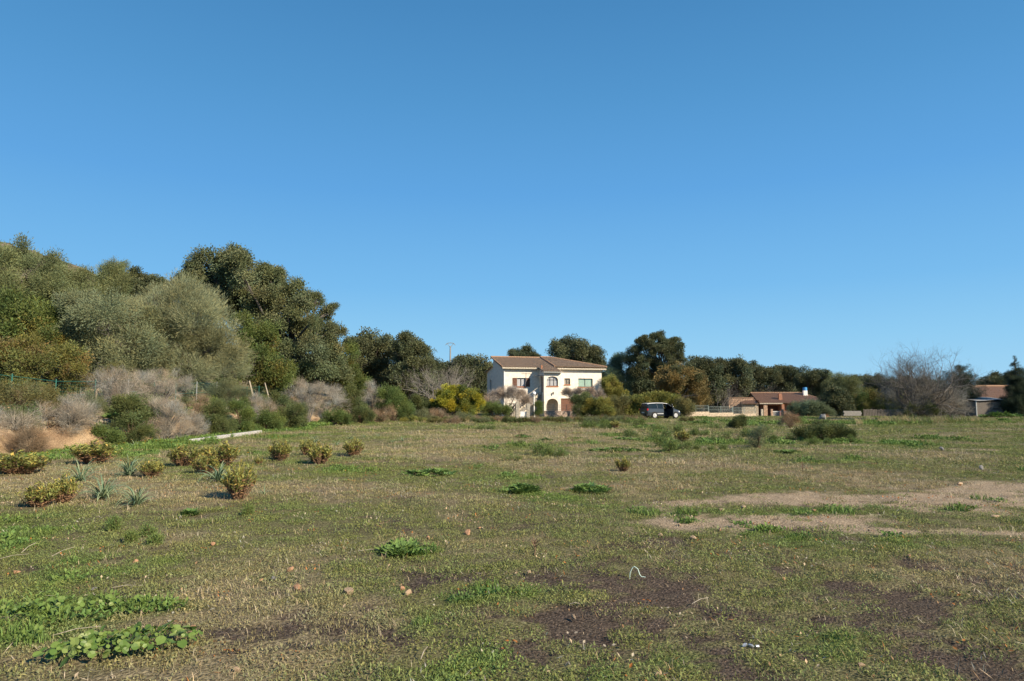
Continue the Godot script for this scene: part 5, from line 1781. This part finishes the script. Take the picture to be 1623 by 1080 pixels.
func make_trees() -> void:
	K.lentisk.append_array([Color(0.20, 0.155, 0.06), 0.25])
	K.mimosa.append_array([Color(0.15, 0.18, 0.04), 0.38])
	K.autumn.append_array([Color(0.13, 0.13, 0.055), 0.25])
	K.arbutus.append_array([Color(0.17, 0.16, 0.045), 0.25])
	K.oak.append_array([Color(0.165, 0.185, 0.095), 0.3])
	var G := "trees beyond the fence on the slope"
	woody("olive_tree", "grey green wild olive tree at the top of the slope below the rocky hill", "tree", "hill_olive", 54.0, [[8, 428, 44], [-30, 470, 50], [40, 470, 40], [5, 505, 42]], G)
	woody("olive_tree", "wild olive tree whose crown meets the bare rock of the far hill", "tree", "hill_olive", 56.0, [[78, 442, 32], [112, 458, 28], [92, 490, 38], [138, 482, 24], [120, 515, 30]], G)
	woody("strawberry_tree", "glossy dark green broadleaf tree in front of the wild olives", "tree", "arbutus", 44.0, [[20, 500, 34], [65, 520, 34], [-15, 535, 38], [55, 550, 26], [98, 545, 22]], G)
	woody("mastic_shrub", "wide olive brown mastic thicket behind the green fence", "shrub", "lentisk", 35.0, [[-20, 572, 38], [22, 568, 34], [62, 572, 34], [100, 582, 30], [132, 596, 20], [40, 605, 24], [85, 608, 22]], G)
	woody("olive_tree", "pale grey green wild olive standing behind grey dry scrub", "tree", "olive", 46.0, [[148, 495, 30], [170, 540, 38], [205, 515, 36], [190, 580, 36], [232, 555, 34], [160, 578, 24], [215, 590, 28]], G)
	woody("slender_tree", "slender grey green tree rising to a thin point above the olives", "tree", "hill_olive", 60.0, [[183, 424, 10], [180, 442, 17], [172, 462, 24], [198, 466, 22], [160, 478, 20], [190, 495, 26]], G)
	woody("dark_tree", "small dark green tree with two pointed tops between paler trees", "tree", "dark_oak", 62.0, [[221, 438, 10], [223, 458, 18], [247, 450, 11], [240, 480, 24], [208, 482, 20], [258, 468, 14], [235, 510, 26]], G)
	woody("feathery_tree", "pale feathery drooping tree in front of the big holm oak", "tree", "feather", 50.0, [[268, 490, 30], [300, 488, 36], [332, 515, 34], [288, 540, 44], [345, 555, 30], [318, 585, 36], [268, 590, 30], [358, 590, 18]], G)
	woody("holm_oak", "huge spreading holm oak towering above the other trees", "tree", "oak", 70.0, [[306, 446, 17], [322, 440, 18], [345, 432, 24], [366, 432, 24], [386, 428, 27], [404, 436, 24], [420, 445, 25], [330, 465, 26], [440, 485, 32], [474, 470, 22], [490, 500, 22], [505, 477, 9], [398, 490, 36], [352, 485, 28], [455, 528, 34], [500, 530, 28], [521, 520, 12], [522, 560, 20], [485, 575, 34], [518, 592, 24], [430, 560, 30], [462, 605, 30]], G, 440.0)
	woody("strawberry_tree", "bright olive green broadleaf tree at the foot of the big holm oak", "tree", "arbutus", 60.0, [[388, 525, 22], [418, 540, 26], [398, 575, 32], [440, 590, 22], [380, 598, 22], [430, 612, 18]], G)
	woody("holm_oak", "green young oak squeezed between the big holm oak and smaller oaks", "tree", "arbutus", 78.0, [[550, 562, 16], [548, 590, 20], [535, 612, 18], [562, 605, 16]], G)
	woody("holm_oak", "round topped holm oak between the huge oak and the bare fig tree", "tree", "far_oak", 98.0, [[583, 547, 20], [562, 548, 13], [606, 555, 18], [580, 580, 24], [612, 590, 20], [570, 605, 18]], G)
	woody("dark_oak", "dark dense oak directly behind the bare pale fig tree", "tree", "dark_oak", 92.0, [[648, 548, 18], [664, 562, 18], [634, 560, 18], [650, 590, 26], [676, 582, 14], [632, 600, 20], [665, 612, 20]], G)
	var B := "oaks behind the houses"
	woody("far_oak", "low oak between the bare fig tree and the house gable", "tree", "far_oak", 116.0, [[698, 590, 15], [710, 605, 18], [688, 605, 15], [738, 582, 16], [758, 580, 16], [722, 590, 14], [770, 588, 14], [745, 605, 20], [765, 615, 18]], B)
	woody("far_oak", "thin crowned oak peeping over the ridge of the house", "tree", "far_oak", 118.0, [[814, 562, 8], [836, 559, 9], [826, 568, 10], [848, 565, 7], [830, 585, 14]], B)
	woody("far_oak", "broad oak rising behind the hipped end of the house roof", "tree", "far_oak", 114.0, [[882, 552, 13], [902, 547, 11], [920, 556, 15], [941, 563, 12], [896, 572, 20], [928, 580, 20], [950, 580, 10], [940, 600, 20]], B)
	woody("blue_cypress", "blue green cypress tree close to the end of the house", "tree", "blue_conifer", 100.0, [[972, 578, 11], [984, 572, 12], [975, 600, 16], [990, 595, 14], [980, 625, 18]], B)
	woody("orange_tree", "yellow green garden tree against the end wall of the house", "tree", "yellow_shrub", 88.0, [[966, 607, 10], [970, 622, 14], [980, 630, 12]], B)
	woody("cork_oak", "tall open oak with visible limbs above the parked car", "tree", "dark_oak", 98.0, [[1017, 541, 7], [1024, 550, 9], [1042, 535, 8], [1050, 545, 9], [1064, 545, 8], [1072, 553, 6], [1006, 557, 8], [1034, 557, 11], [1056, 562, 11], [1002, 570, 8], [1016, 572, 9], [1076, 568, 8], [1038, 578, 11], [1064, 582, 10], [1012, 592, 13], [1045, 596, 11]], B, 1040.0, 0.5)
	woody("far_oak", "low oak under the tall open oak behind the hedge", "tree", "far_oak", 112.0, [[1012, 610, 14], [1030, 606, 15], [1022, 625, 15], [1045, 620, 14], [1000, 625, 13]], B)
	woody("autumn_tree", "round tree with tan autumn leaves behind the hedge", "tree", "autumn", 90.0, [[1075, 600, 22], [1058, 604, 18], [1094, 610, 20], [1080, 625, 22], [1050, 622, 14], [1104, 628, 14]], B)
	woody("far_oak", "oak beside the tall open oak and above the autumn tree", "tree", "far_oak", 112.0, [[1098, 580, 13], [1114, 581, 12], [1130, 590, 12], [1112, 600, 18], [1128, 615, 16]], B)
	woody("far_oak", "dense oak above the peach flat roofed block", "tree", "far_oak", 114.0, [[1142, 582, 12], [1160, 583, 13], [1175, 590, 13], [1155, 605, 18], [1178, 612, 16]], B)
	woody("far_oak", "low oak behind the bare grey trees of the bungalow", "tree", "far_oak", 120.0, [[1192, 588, 11], [1208, 593, 11], [1224, 598, 10], [1205, 608, 16]], B)
	woody("far_oak", "oak behind the ridge of the bungalow", "tree", "far_oak", 124.0, [[1232, 594, 11], [1250, 592, 11], [1244, 608, 14], [1262, 600, 10]], B)
	woody("far_oak", "rounded oak beside the blue chimney cap", "tree", "dark_oak", 116.0, [[1282, 596, 12], [1270, 604, 10], [1298, 600, 12], [1290, 615, 15], [1310, 618, 14]], B)
	woody("olive_tree", "greyish olive tree behind the dark pine near the bungalow", "tree", "hill_olive", 110.0, [[1328, 604, 12], [1342, 612, 14], [1322, 618, 14], [1352, 625, 13]], B)
	woody("far_oak", "dark low oak between the grey olive and the big bare tree", "tree", "far_oak", 118.0, [[1368, 608, 11], [1384, 606, 11], [1398, 610, 10], [1380, 622, 15], [1410, 618, 12]], B)
	woody("far_oak", "oak showing through the branches of the big bare tree", "tree", "far_oak", 120.0, [[1425, 614, 12], [1448, 616, 12], [1475, 616, 12], [1440, 632, 16], [1470, 632, 15], [1498, 625, 12]], B)
	woody("garden_pine", "dark pine with bare trunk beside the bungalow hedge", "tree", "dark_oak", 92.0, [[1330, 630, 14], [1318, 638, 13], [1342, 640, 13], [1326, 648, 12]], B, 1325.0)
	woody("low_tree", "low bushy green tree above the grey paling fence", "tree", "arbutus", 94.0, [[1368, 638, 12], [1384, 634, 13], [1402, 638, 12], [1420, 640, 13], [1392, 648, 12], [1370, 650, 9]], B)
	conifer("conifer", "dark conifer beside the big bare tree and the shed", "conifer", 84.0, 1524.0, [[576, 8], [582, 16], [595, 27], [612, 32], [632, 26], [655, 18]], 260, 0.55, B)
	conifer("cypress", "dark pointed cypress covering the end of the shed", "conifer", 80.5, 1613.0, [[564, 0.5], [572, 5], [582, 9], [596, 15], [612, 19], [635, 23], [658, 20]], 420, 0.25, B)
	conifer("cypress", "second cypress crowding behind the pointed cypress by the shed", "conifer", 87.0, 1634.0, [[570, 0.5], [585, 8], [605, 16], [630, 22], [658, 18]], 300, 0.25, B)
	woody("far_oak", "far oak seen over the ridge of the cottage", "tree", "far_oak", 140.0, [[1568, 604, 9], [1584, 601, 9], [1576, 612, 12]], B)
	woodland()
	# hedges and garden shrubs
	var Hg := "garden shrubs before the houses"
	woody("mimosa_bush", "bright yellow flowering bush in front of the bare fig tree", "shrub", "mimosa", 70.0, [[702, 632, 14], [722, 625, 16], [745, 632, 15], [712, 645, 14], [740, 648, 13], [758, 642, 9], [690, 642, 8]], Hg)
	woody("clipped_bush", "dark green rounded bush between the yellow bush and stone pillars", "shrub", "bright_shrub", 73.0, [[772, 650, 10], [786, 648, 10], [799, 652, 9]], Hg)
	woody("garden_shrub", "slim green shrub between the globe lamp and terrace wall", "shrub", "bright_shrub", 76.0, [[854, 642, 5], [857, 650, 6], [851, 657, 6]], Hg)
	woody("hedge_bush", "dark tangled bush covering the corner of the terrace wall", "shrub", "shrub", 75.0, [[916, 638, 11], [928, 634, 11], [920, 650, 11], [938, 645, 12]], Hg)
	woody("hedge_bush", "yellow green bush in the hedge before the wide window", "shrub", "yellow_shrub", 74.0, [[940, 648, 13], [953, 643, 12], [960, 652, 11], [945, 656, 8]], Hg)
	woody("hedge_bush", "olive hedge bush between two yellow green hedge bushes", "shrub", "olive_shrub", 76.0, [[972, 642, 13], [985, 638, 11], [978, 653, 11]], Hg)
	woody("hedge_bush", "yellow green hedge bush at the tail of the parked car", "shrub", "yellow_shrub", 77.0, [[1000, 645, 13], [1012, 638, 12], [1005, 655, 10]], Hg)
	woody("hedge_bush", "golden green hedge bush rising above the roof of the car", "shrub", "yellow_shrub", 82.0, [[1030, 635, 13], [1050, 633, 13], [1068, 638, 12], [1048, 648, 12]], Hg)
	woody("hedge_bush", "green hedge bush at the front of the parked car", "shrub", "olive_shrub", 79.0, [[1082, 640, 10], [1090, 648, 10], [1080, 654, 9]], Hg)
	woody("climbing_hedge", "grey green leafy hedge in front of the bungalow roof", "shrub", "hedge", 88.0, [[1262, 652, 8], [1275, 648, 11], [1292, 648, 11], [1305, 653, 8], [1284, 655, 9]], Hg)
	woody("vine_dome", "bare reddish brown tangle of vine over the stone balustrade", "shrub", "long_twig", 78.0, [[786, 630, 9], [800, 625, 10], [814, 625, 9], [827, 630, 8], [836, 636, 6], [776, 638, 8]], Hg)
	woody("vine_dome", "bare grey vine sprawling over the top of the hedge", "shrub", "long_twig", 78.0, [[900, 625, 5], [915, 623, 6], [932, 623, 6], [950, 628, 6]], Hg)
	# bare trees
	bare_tree("fig_tree", "bare pale barked fig tree with many upright stems beside the yellow bush", stand(700.0, 76.0), 6.8, 7.4, 13, 5, M.pale_bark, "bare trees", 811, 0.7, 1.5)
	bare_tree("bare_tree", "big bare grey tree with a wide twiggy crown near the path", stand(1452.0, 66.0), 7.2, 10.5, 17, 6, M.grey_bark, "bare trees", 812, 0.66, 1.6)
	bare_tree("fruit_tree", "bare purplish fruit tree beside the peach flat roofed block", stand(1146.0, 98.0), 5.6, 4.5, 5, 5, M.grey_bark, "bare trees", 813)
	bare_tree("fruit_tree", "bare grey fruit tree behind the ridge of the bungalow", stand(1216.0, 118.0), 6.6, 7.0, 6, 5, M.grey_bark, "bare trees", 814)
	bare_tree("fruit_tree", "bare fruit tree between the autumn tree and peach block", stand(1172.0, 112.0), 6.2, 6.5, 6, 5, M.grey_bark, "bare trees", 815)
	bare_tree("fruit_tree", "small bare tree in front of the bungalow side wall", stand(1168.0, 92.0), 3.2, 3.4, 5, 5, M.grey_bark, "bare trees", 816)
	woody("understorey_shrub", "grey leaved shrub filling the foot of the big bare tree", "shrub", "dark_twig", 65.0, [[1420, 632, 16], [1445, 622, 20], [1470, 618, 20], [1490, 632, 18], [1440, 648, 16], [1465, 645, 18], [1482, 652, 13], [1418, 652, 12]], "")
	woody("understorey_shrub", "dark green leafy shrub low inside the big bare tree", "shrub", "shrub", 64.5, [[1448, 652, 9], [1466, 648, 10], [1482, 653, 8], [1432, 656, 7]], "")
	woody("understorey_shrub", "silvery twiggy shrub leaning out beside the big bare tree", "shrub", "grey_twig", 66.0, [[1500, 635, 16], [1512, 645, 14], [1492, 652, 12], [1520, 655, 10]], "")
	# shrubs of the bank and along its foot
	var T := "shrubs growing on the bank"
	var bank := [
		["olive_shrub", 25.5, [[15, 632, 22], [50, 630, 20], [80, 638, 16], [30, 655, 20], [65, 658, 16], [-15, 640, 26]], "wide olive green shrub on the bank before the green fence"],
		["grey_twig", 22.6, [[8, 682, 16], [30, 676, 12], [-15, 680, 18]], "grey leafless shrub over the bare earth at the bank edge"],
		["brown_twig", 21.6, [[45, 698, 14], [38, 712, 12], [58, 710, 10]], "reddish brown dead bush hanging over the bare earth"],
		["grey_twig", 25.0, [[85, 660, 14], [108, 655, 15], [130, 662, 14], [118, 674, 12]], "grey twiggy scrub between the olive shrub and the bank rocks"],
		["grey_twig", 31.0, [[165, 612, 18], [190, 605, 18], [205, 622, 18], [175, 632, 16], [150, 640, 12]], "large silvery dead shrub standing above the bank"],
		["grey_twig", 36.0, [[235, 608, 15], [262, 605, 14], [282, 615, 14], [250, 622, 14]], "silvery dead scrub with pale stems beside the fence"],
		["olive_shrub", 36.5, [[232, 622, 9], [240, 632, 8]], "small olive shrub among silvery dead scrub"],
		["shrub", 27.0, [[205, 650, 15], [218, 668, 16], [200, 672, 13], [225, 688, 12], [208, 640, 10]], "dark green upright shrub on the bank beside drooping grey scrub"],
		["grey_twig", 29.5, [[252, 650, 16], [268, 668, 16], [250, 682, 15], [282, 655, 14], [276, 690, 12]], "drooping grey brown scrub before the whitewashed kerb"],
		["bright_shrub", 25.5, [[163, 690, 10], [178, 696, 9], [150, 698, 8]], "bright leafy herb bush with yellow tips at the bank foot"],
		["grey_twig", 32.5, [[300, 668, 14], [315, 680, 12], [298, 690, 10]], "low grey scrub by the start of the whitewashed kerb"],
		["shrub", 34.0, [[338, 645, 12], [345, 660, 14], [330, 668, 12], [355, 675, 12], [342, 684, 10]], "dark and bright green shrub growing behind the kerb"],
		["rosemary", 41.0, [[345, 622, 11], [362, 618, 12], [380, 625, 11], [355, 635, 10]], "feathery grey green broom above the kerb shrub"],
		["bright_shrub", 37.0, [[380, 645, 9], [388, 660, 11], [378, 675, 11], [395, 678, 9]], "green upright shrub with grey twigs behind the kerb end"],
		["grey_twig", 42.0, [[405, 640, 12], [420, 650, 12], [410, 660, 10]], "grey scrub around the leaning white stakes"],
		["bright_shrub", 40.0, [[410, 672, 11], [425, 665, 12], [440, 676, 11], [415, 682, 8]], "bright green bank shrub beyond the end of the kerb"],
		["shrub", 43.0, [[442, 640, 12], [455, 655, 14], [468, 668, 13], [448, 674, 12], [475, 650, 9]], "dark green bank shrub beside bare orange earth"],
		["grey_twig", 50.0, [[470, 622, 14], [490, 628, 14], [508, 622, 12], [488, 642, 12]], "mauve grey scrub above the bare orange earth"],
		["grey_twig", 52.0, [[520, 628, 13], [535, 638, 12], [512, 645, 11], [505, 660, 9]], "mauve grey scrub overhanging the orange gully"],
		["bright_shrub", 50.0, [[520, 664, 9], [535, 660, 10], [548, 666, 9]], "low green shrub at the foot of the orange gully"],
		["shrub", 58.0, [[560, 625, 12], [548, 638, 12], [568, 645, 12]], "green scrub in the row between the gully and yellow bush"],
		["shrub", 56.0, [[572, 655, 11], [560, 664, 9], [584, 660, 10]], "dark round shrub low in the row beyond the gully"],
		["grey_twig", 62.0, [[590, 620, 12], [600, 632, 12], [580, 634, 10]], "grey mauve scrub in the row beyond the gully"],
		["bright_shrub", 62.0, [[618, 622, 13], [628, 638, 14], [610, 648, 12], [642, 650, 12]], "tall green shrub in the row before the dark oak"],
		["brown_twig", 58.0, [[602, 660, 10], [618, 658, 9], [592, 666, 8]], "brown dead shrub low in the row beyond the gully"],
		["shrub", 70.0, [[660, 640, 12], [672, 650, 12], [650, 655, 11]], "dark shrub at the foot of the bare fig tree"],
		["rosemary", 64.0, [[655, 662, 9], [672, 660, 9], [640, 664, 8]], "grey green low shrub near the yellow flowering bush"],
		["brown_twig", 66.0, [[690, 658, 8], [704, 662, 8]], "brown weedy shrub below the yellow flowering bush"],
		["rosemary", 62.0, [[722, 664, 8], [736, 662, 8], [748, 666, 7]], "soft green broom below the yellow flowering bush"],
		["yellow_shrub", 60.0, [[655, 668, 6], [670, 671, 6], [640, 670, 5]], "low yellowish weed bush where field meets scrub"],
	]
	for q in bank:
		woody("bank_shrub", q[3], "shrub", q[0], q[1], q[2], T)
	# undergrowth between the shrubs of the bank
	rng.seed = 902
	var mixed := []
	var under := {"rosemary": "low grey green herb filling the bank between larger shrubs", "grey_twig": "low grey dead scrub filling the bank between larger shrubs", "shrub": "low dark green herb filling the bank between larger shrubs", "brown_twig": "low brown dead scrub filling the bank between larger shrubs", "bright_shrub": "low fresh green herb filling the bank between larger shrubs"}
	for k in 64:
		var d := rnd(21.0, 62.0)
		var x := bank_x(d) - rnd(0.7, 5.2)
		mixed.append([under.keys()[rng.randi_range(0, 4)], d, x, rnd(0.22, 0.5)])
	for q in mixed:
		var y := h(q[2], -q[1])
		var k: float = F / q[1]
		var u: float = 811.5 + q[2] * k
		var v: float = 638.0 + (EYE - y) * k
		var r: float = q[3] * k
		woody("bank_herb", under[q[0]], "shrub", q[0], q[1], [[u, v - r * 0.6, r], [u + r, v - r * 0.3, r * 0.8]], "undergrowth of the bank", -1.0, 0.3, false)
	# rough weeds along the far edge of the field
	rng.seed = 905
	var E2 := "rough weeds along the far edge of the field"
	var kinds := ["olive_shrub", "brown_twig", "rosemary", "shrub", "olive_shrub", "brown_twig"]
	var said := {"olive_shrub": "low olive weed clump on the rough far edge of the field", "brown_twig": "low brown dead weed clump on the rough far edge", "rosemary": "low grey green weed clump on the rough far edge", "shrub": "low dark green weed clump on the rough far edge"}
	var spots := []
	for k in 40:
		spots.append([680.0 + 330.0 * k / 39.0 + rnd(-4, 4), rnd(55.0, 64.0), rnd(2.2, 4.0), kinds[rng.randi_range(0, 5)]])
	for q in spots:
		var b := stand(q[0], q[1])
		var v: float = 638.0 + (EYE - b.y) * F / q[1]
		woody("edge_weed", said[q[3]], "weed", q[3], q[1], [[q[0], v - q[2] * 0.6, q[2]], [q[0] + 7.0, v - q[2] * 0.4, q[2] * 0.8]], E2, -1.0, 0.3, false)
	# shrubs standing in the open field
	for q in [["shrub", 31.5, [[1290, 686, 11], [1308, 681, 13], [1325, 686, 11], [1338, 689, 7], [1276, 691, 7]], "wide low dark green bush in the open field near the sandy path"], ["shrub", 44.5, [[1168, 671, 7], [1176, 667, 6], [1162, 676, 5]], "dark twisted bush in the field before the garden wall"], ["brown_twig", 47.0, [[1253, 664, 7], [1246, 670, 6], [1260, 669, 6]], "brown sparse bush in the field before the white gate"], ["broom", 25.0, [[1200, 695, 8], [1204, 685, 6], [1197, 704, 7]], "grey feathery broom standing in the middle of the field"], ["olive_shrub", 62.0, [[1010, 664, 5], [1020, 667, 4]], "small olive bush near the tail of the car"], ["olive_shrub", 58.0, [[1084, 666, 5], [1095, 668, 4]], "small olive bush near the nose of the car"], ["rosemary", 50.0, [[932, 670, 5], [943, 670, 4]], "small silvery bush before the hedge"], ["bright_shrub", 50.0, [[955, 673, 5], [963, 674, 4]], "small bright green bush before the hedge"]]:
		woody("field_shrub", q[3], "shrub", q[0], q[1], q[2], "shrubs in the open field")


func make_tall_grass() -> void:
	# pale tall grass round the big bare tree and along the rough edge
	rng.seed = 930
	var m := turf(60, 46, 0.25, 0.25, 0.7, 0.012, 0.0, 0.45)
	var tr := []
	var cols := []
	for k in 420:
		var u := 0.0
		var d := 0.0
		if k < 170:
			u = rnd(1345.0, 1560.0) if k < 60 else rnd(1395.0, 1510.0); d = rnd(52.0, 62.5)
		else:
			u = rnd(640.0, 1010.0); d = rnd(57.0, 68.0)
		var p := stand(u, d)
		tr.append(Transform3D(Basis(Vector3.UP, rng.randf() * TAU).scaled(Vector3.ONE * (rnd(0.7, 1.4) if k < 170 else rnd(0.35, 0.8))), p))
		cols.append(vary(Color(0.42, 0.34, 0.19) if rng.randf() < (0.5 if k < 170 else 0.35) else Color(0.17, 0.21, 0.07), 0.22))
	var o := copies("tall_grass", m, M.dry, self, tr, cols)
	tag(o, "tall pale dry grass along the rough edge of the field", "grass", "", "stuff")


func _ready() -> void:
	na.seed = 4; na.frequency = 0.55; na.fractal_octaves = 4
	nb.seed = 8; nb.frequency = 1.1; nb.fractal_octaves = 4
	nc.seed = 15; nc.frequency = 0.06; nc.fractal_octaves = 3
	ne.seed = 37; ne.frequency = 0.28; ne.fractal_octaves = 4
	nd.seed = 23; nd.frequency = 0.16; nd.fractal_octaves = 3

	# camera, sky, sun
	var cam := Camera3D.new()
	cam.name = "camera"
	cam.position = Vector3(0, EYE, 0)
	cam.rotation.x = TH
	cam.fov = rad_to_deg(2.0 * atan(540.0 / F))
	cam.near = 0.1
	cam.far = 4000.0
	add_child(cam)
	# clear winter sky: [sine of the height above the horizon, colour], as the photograph shows it from the horizon to the top
	var bands := [[-1.0, Color(0.16, 0.15, 0.11)], [-0.02, Color(0.30, 0.38, 0.36)], [0.0, Color(0.40, 0.695, 0.91)], [0.089, Color(0.283, 0.604, 0.888)], [0.163, Color(0.195, 0.503, 0.855)], [0.295, Color(0.122, 0.381, 0.760)], [0.415, Color(0.089, 0.309, 0.624)], [0.519, Color(0.067, 0.250, 0.527)], [0.75, Color(0.043, 0.180, 0.415)], [1.0, Color(0.034, 0.150, 0.36)]]
	var exposure := 1.55
	var im := Image.create(512, 1024, false, Image.FORMAT_RGBF)
	for y in 1024:
		var up := sin((0.5 - (y + 0.5) / 1024.0) * PI)
		var col := Color.BLACK
		for k in bands.size() - 1:
			if up >= bands[k][0] and up <= bands[k + 1][0]:
				col = bands[k][1].lerp(bands[k + 1][1], (up - bands[k][0]) / (bands[k + 1][0] - bands[k][0]))
		im.fill_rect(Rect2i(0, y, 512, 1), Color(col.r / exposure, col.g / exposure, col.b / exposure))
	var sky := PanoramaSkyMaterial.new()
	sky.panorama = ImageTexture.create_from_image(im)
	var env := Environment.new()
	env.background_mode = Environment.BG_SKY
	env.sky = Sky.new()
	env.sky.sky_material = sky
	env.tonemap_mode = Environment.TONE_MAPPER_LINEAR
	env.tonemap_exposure = exposure
	env.sdfgi_enabled = true
	env.ssao_enabled = true
	env.ssil_enabled = true
	var we := WorldEnvironment.new()
	we.name = "environment"
	we.environment = env
	add_child(we)
	var sun := DirectionalLight3D.new()
	sun.name = "sun"
	sun.light_color = Color(1.0, 0.93, 0.82)
	sun.light_energy = 1.6
	sun.light_angular_distance = 0.5
	sun.shadow_enabled = true
	add_child(sun)
	var el := deg_to_rad(31.0)
	var az := deg_to_rad(51.0)
	sun.basis = Basis.looking_at(-Vector3(sin(az) * cos(el), sin(el), cos(az) * cos(el)))

	# patches of the field: x, z, half widths, 0 soil 1 tan 2 lush 3 straw, strength
	patches = [
		[6.6, -12.1, 3.2, 1.3, 1, 1.0], [3.6, -9.9, 1.8, 0.8, 1, 1.0], [9.8, -13.9, 2.6, 1.1, 1, 1.0], [6.3, -9.3, 1.3, 0.35, 1, 0.7], [32.0, -69.0, 11.0, 2.2, 1, 1.2], [15.7, -24.0, 3.5, 1.2, 1, 0.5], [3.2, -11.9, 2.0, 0.6, 1, 0.55], [-3.9, -5.6, 0.35, 0.12, 1, 1.0], [1.0, -13.6, 0.6, 0.2, 1, 0.9],
		[2.2, -6.2, 2.6, 1.0, 0, 0.30], [4.2, -5.6, 2.2, 0.9, 0, 0.30], [0.3, -7.0, 1.2, 0.4, 0, 0.34], [-0.6, -5.0, 1.6, 0.7, 0, 0.26], [3.0, -8.6, 1.5, 0.5, 0, 0.34], [-2.2, -5.2, 0.9, 0.3, 0, 0.30], [1.5, -4.9, 1.6, 0.6, 0, 0.26],
		[0.5, -6.1, 1.1, 0.5, 2, 0.55], [-1.4, -5.4, 0.8, 0.35, 2, 0.6], [1.2, -12.4, 1.6, 0.7, 2, 0.45], [-3.6, -5.2, 0.7, 0.45, 2, 1.2], [-3.2, -5.8, 1.0, 0.25, 2, 0.9], [-1.3, -8.1, 0.45, 0.3, 2, 0.8], [4.6, -11.2, 1.3, 0.35, 2, 0.3], [4.6, -11.2, 1.4, 0.4, 1, -0.7], [12.0, -30.0, 8.0, 4.0, 2, 0.35], [3.3, -6.9, 0.9, 0.4, 2, 0.5], [26.0, -55.0, 10.0, 4.0, 2, 0.7], [-13.2, -22.0, 2.2, 3.0, 2, 0.6],
		[1.5, -36.0, 7.0, 9.0, 3, 0.6], [-5.3, -8.6, 3.2, 2.2, 3, 0.3], [-8.0, -14.0, 4.0, 3.0, 3, 0.45], [-9.0, -24.0, 4.0, 5.0, 3, 0.35], [6.0, -20.0, 6.0, 3.0, 3, 0.3],
	]
	make_materials()
	make_sprays()
	make_ground()
	make_hill()
	make_house()
	make_bungalow()
	make_shed()
	make_fences()
	make_car()
	make_trees()
	make_field_plants()
	make_stones()
	make_tall_grass()
	make_cover()
	make_flowers()


# the wood that closes the view behind the gardens, far off and read as one mass
func woodland() -> void:
	rng.seed = 950
	var tr := []
	var cols := []
	for q in 120:
		var u := 540.0 + 1150.0 * q / 119.0 + rnd(-8, 8)
		var d := rnd(128.0, 150.0)
		var b := stand(u, d)
		var tall := rnd(4.0, 6.2) * (1.0 if u < 1300.0 else 0.75)
		var col := vary(Color(0.115, 0.132, 0.066), 0.25)
		for k in 60:
			var dir := ball()
			var p := b + Vector3(dir.x * 3.4, tall * 0.5 + dir.y * tall * 0.5, dir.z * 3.0) * Vector3(1, 1, 1)
			tr.append(Transform3D(turned(dir + Vector3.UP * 0.5, rng.randf() * TAU, rnd(2.2, 3.4)), p))
			cols.append(vary(col, 0.2))
	var o := copies("woodland", S.oak2, M.leaf, self, tr, cols)
	tag(o, "far dark green wood closing the view behind the gardens", "woodland", "", "stuff")


# small orange and yellow wild flowers in the fresh grass at the foot of the bank
func make_flowers() -> void:
	rng.seed = 960
	var s := Shape.new()
	for k in 7:
		var a := TAU * k / 7.0
		s.leaf(Vector3(0, 0.16, 0), Vector3(cos(a), 0.25, sin(a)).normalized(), Vector3.UP, 0.028, 0.016, Color.WHITE * rnd(0.85, 1.1), 0.1)
	s.tube([Vector3(0, 0.0, 0), Vector3(0.01, 0.16, 0)], [0.003, 0.002], 3, Color(0.25, 0.6, 0.5), false)
	var m := s.mesh()
	var tr := []
	var cols := []
	for k in 320:
		var d := rnd(18.0, 58.0)
		var x := bank_x(d) + (rnd(-1.6, 2.6) if rng.randf() < 0.8 else rnd(0.0, 9.0))
		tr.append(Transform3D(Basis(Vector3.UP, rng.randf() * TAU).scaled(Vector3.ONE * rnd(0.9, 1.7)), Vector3(x, h(x, -d), -d)))
		cols.append(vary(Color(0.85, 0.36, 0.02) if rng.randf() < 0.5 else Color(0.82, 0.62, 0.03), 0.12))
	var o := copies("wild_flowers", m, M.grass, self, tr, cols)
	tag(o, "scattered small orange and yellow wild flowers along the foot of the bank", "flowers", "", "stuff")
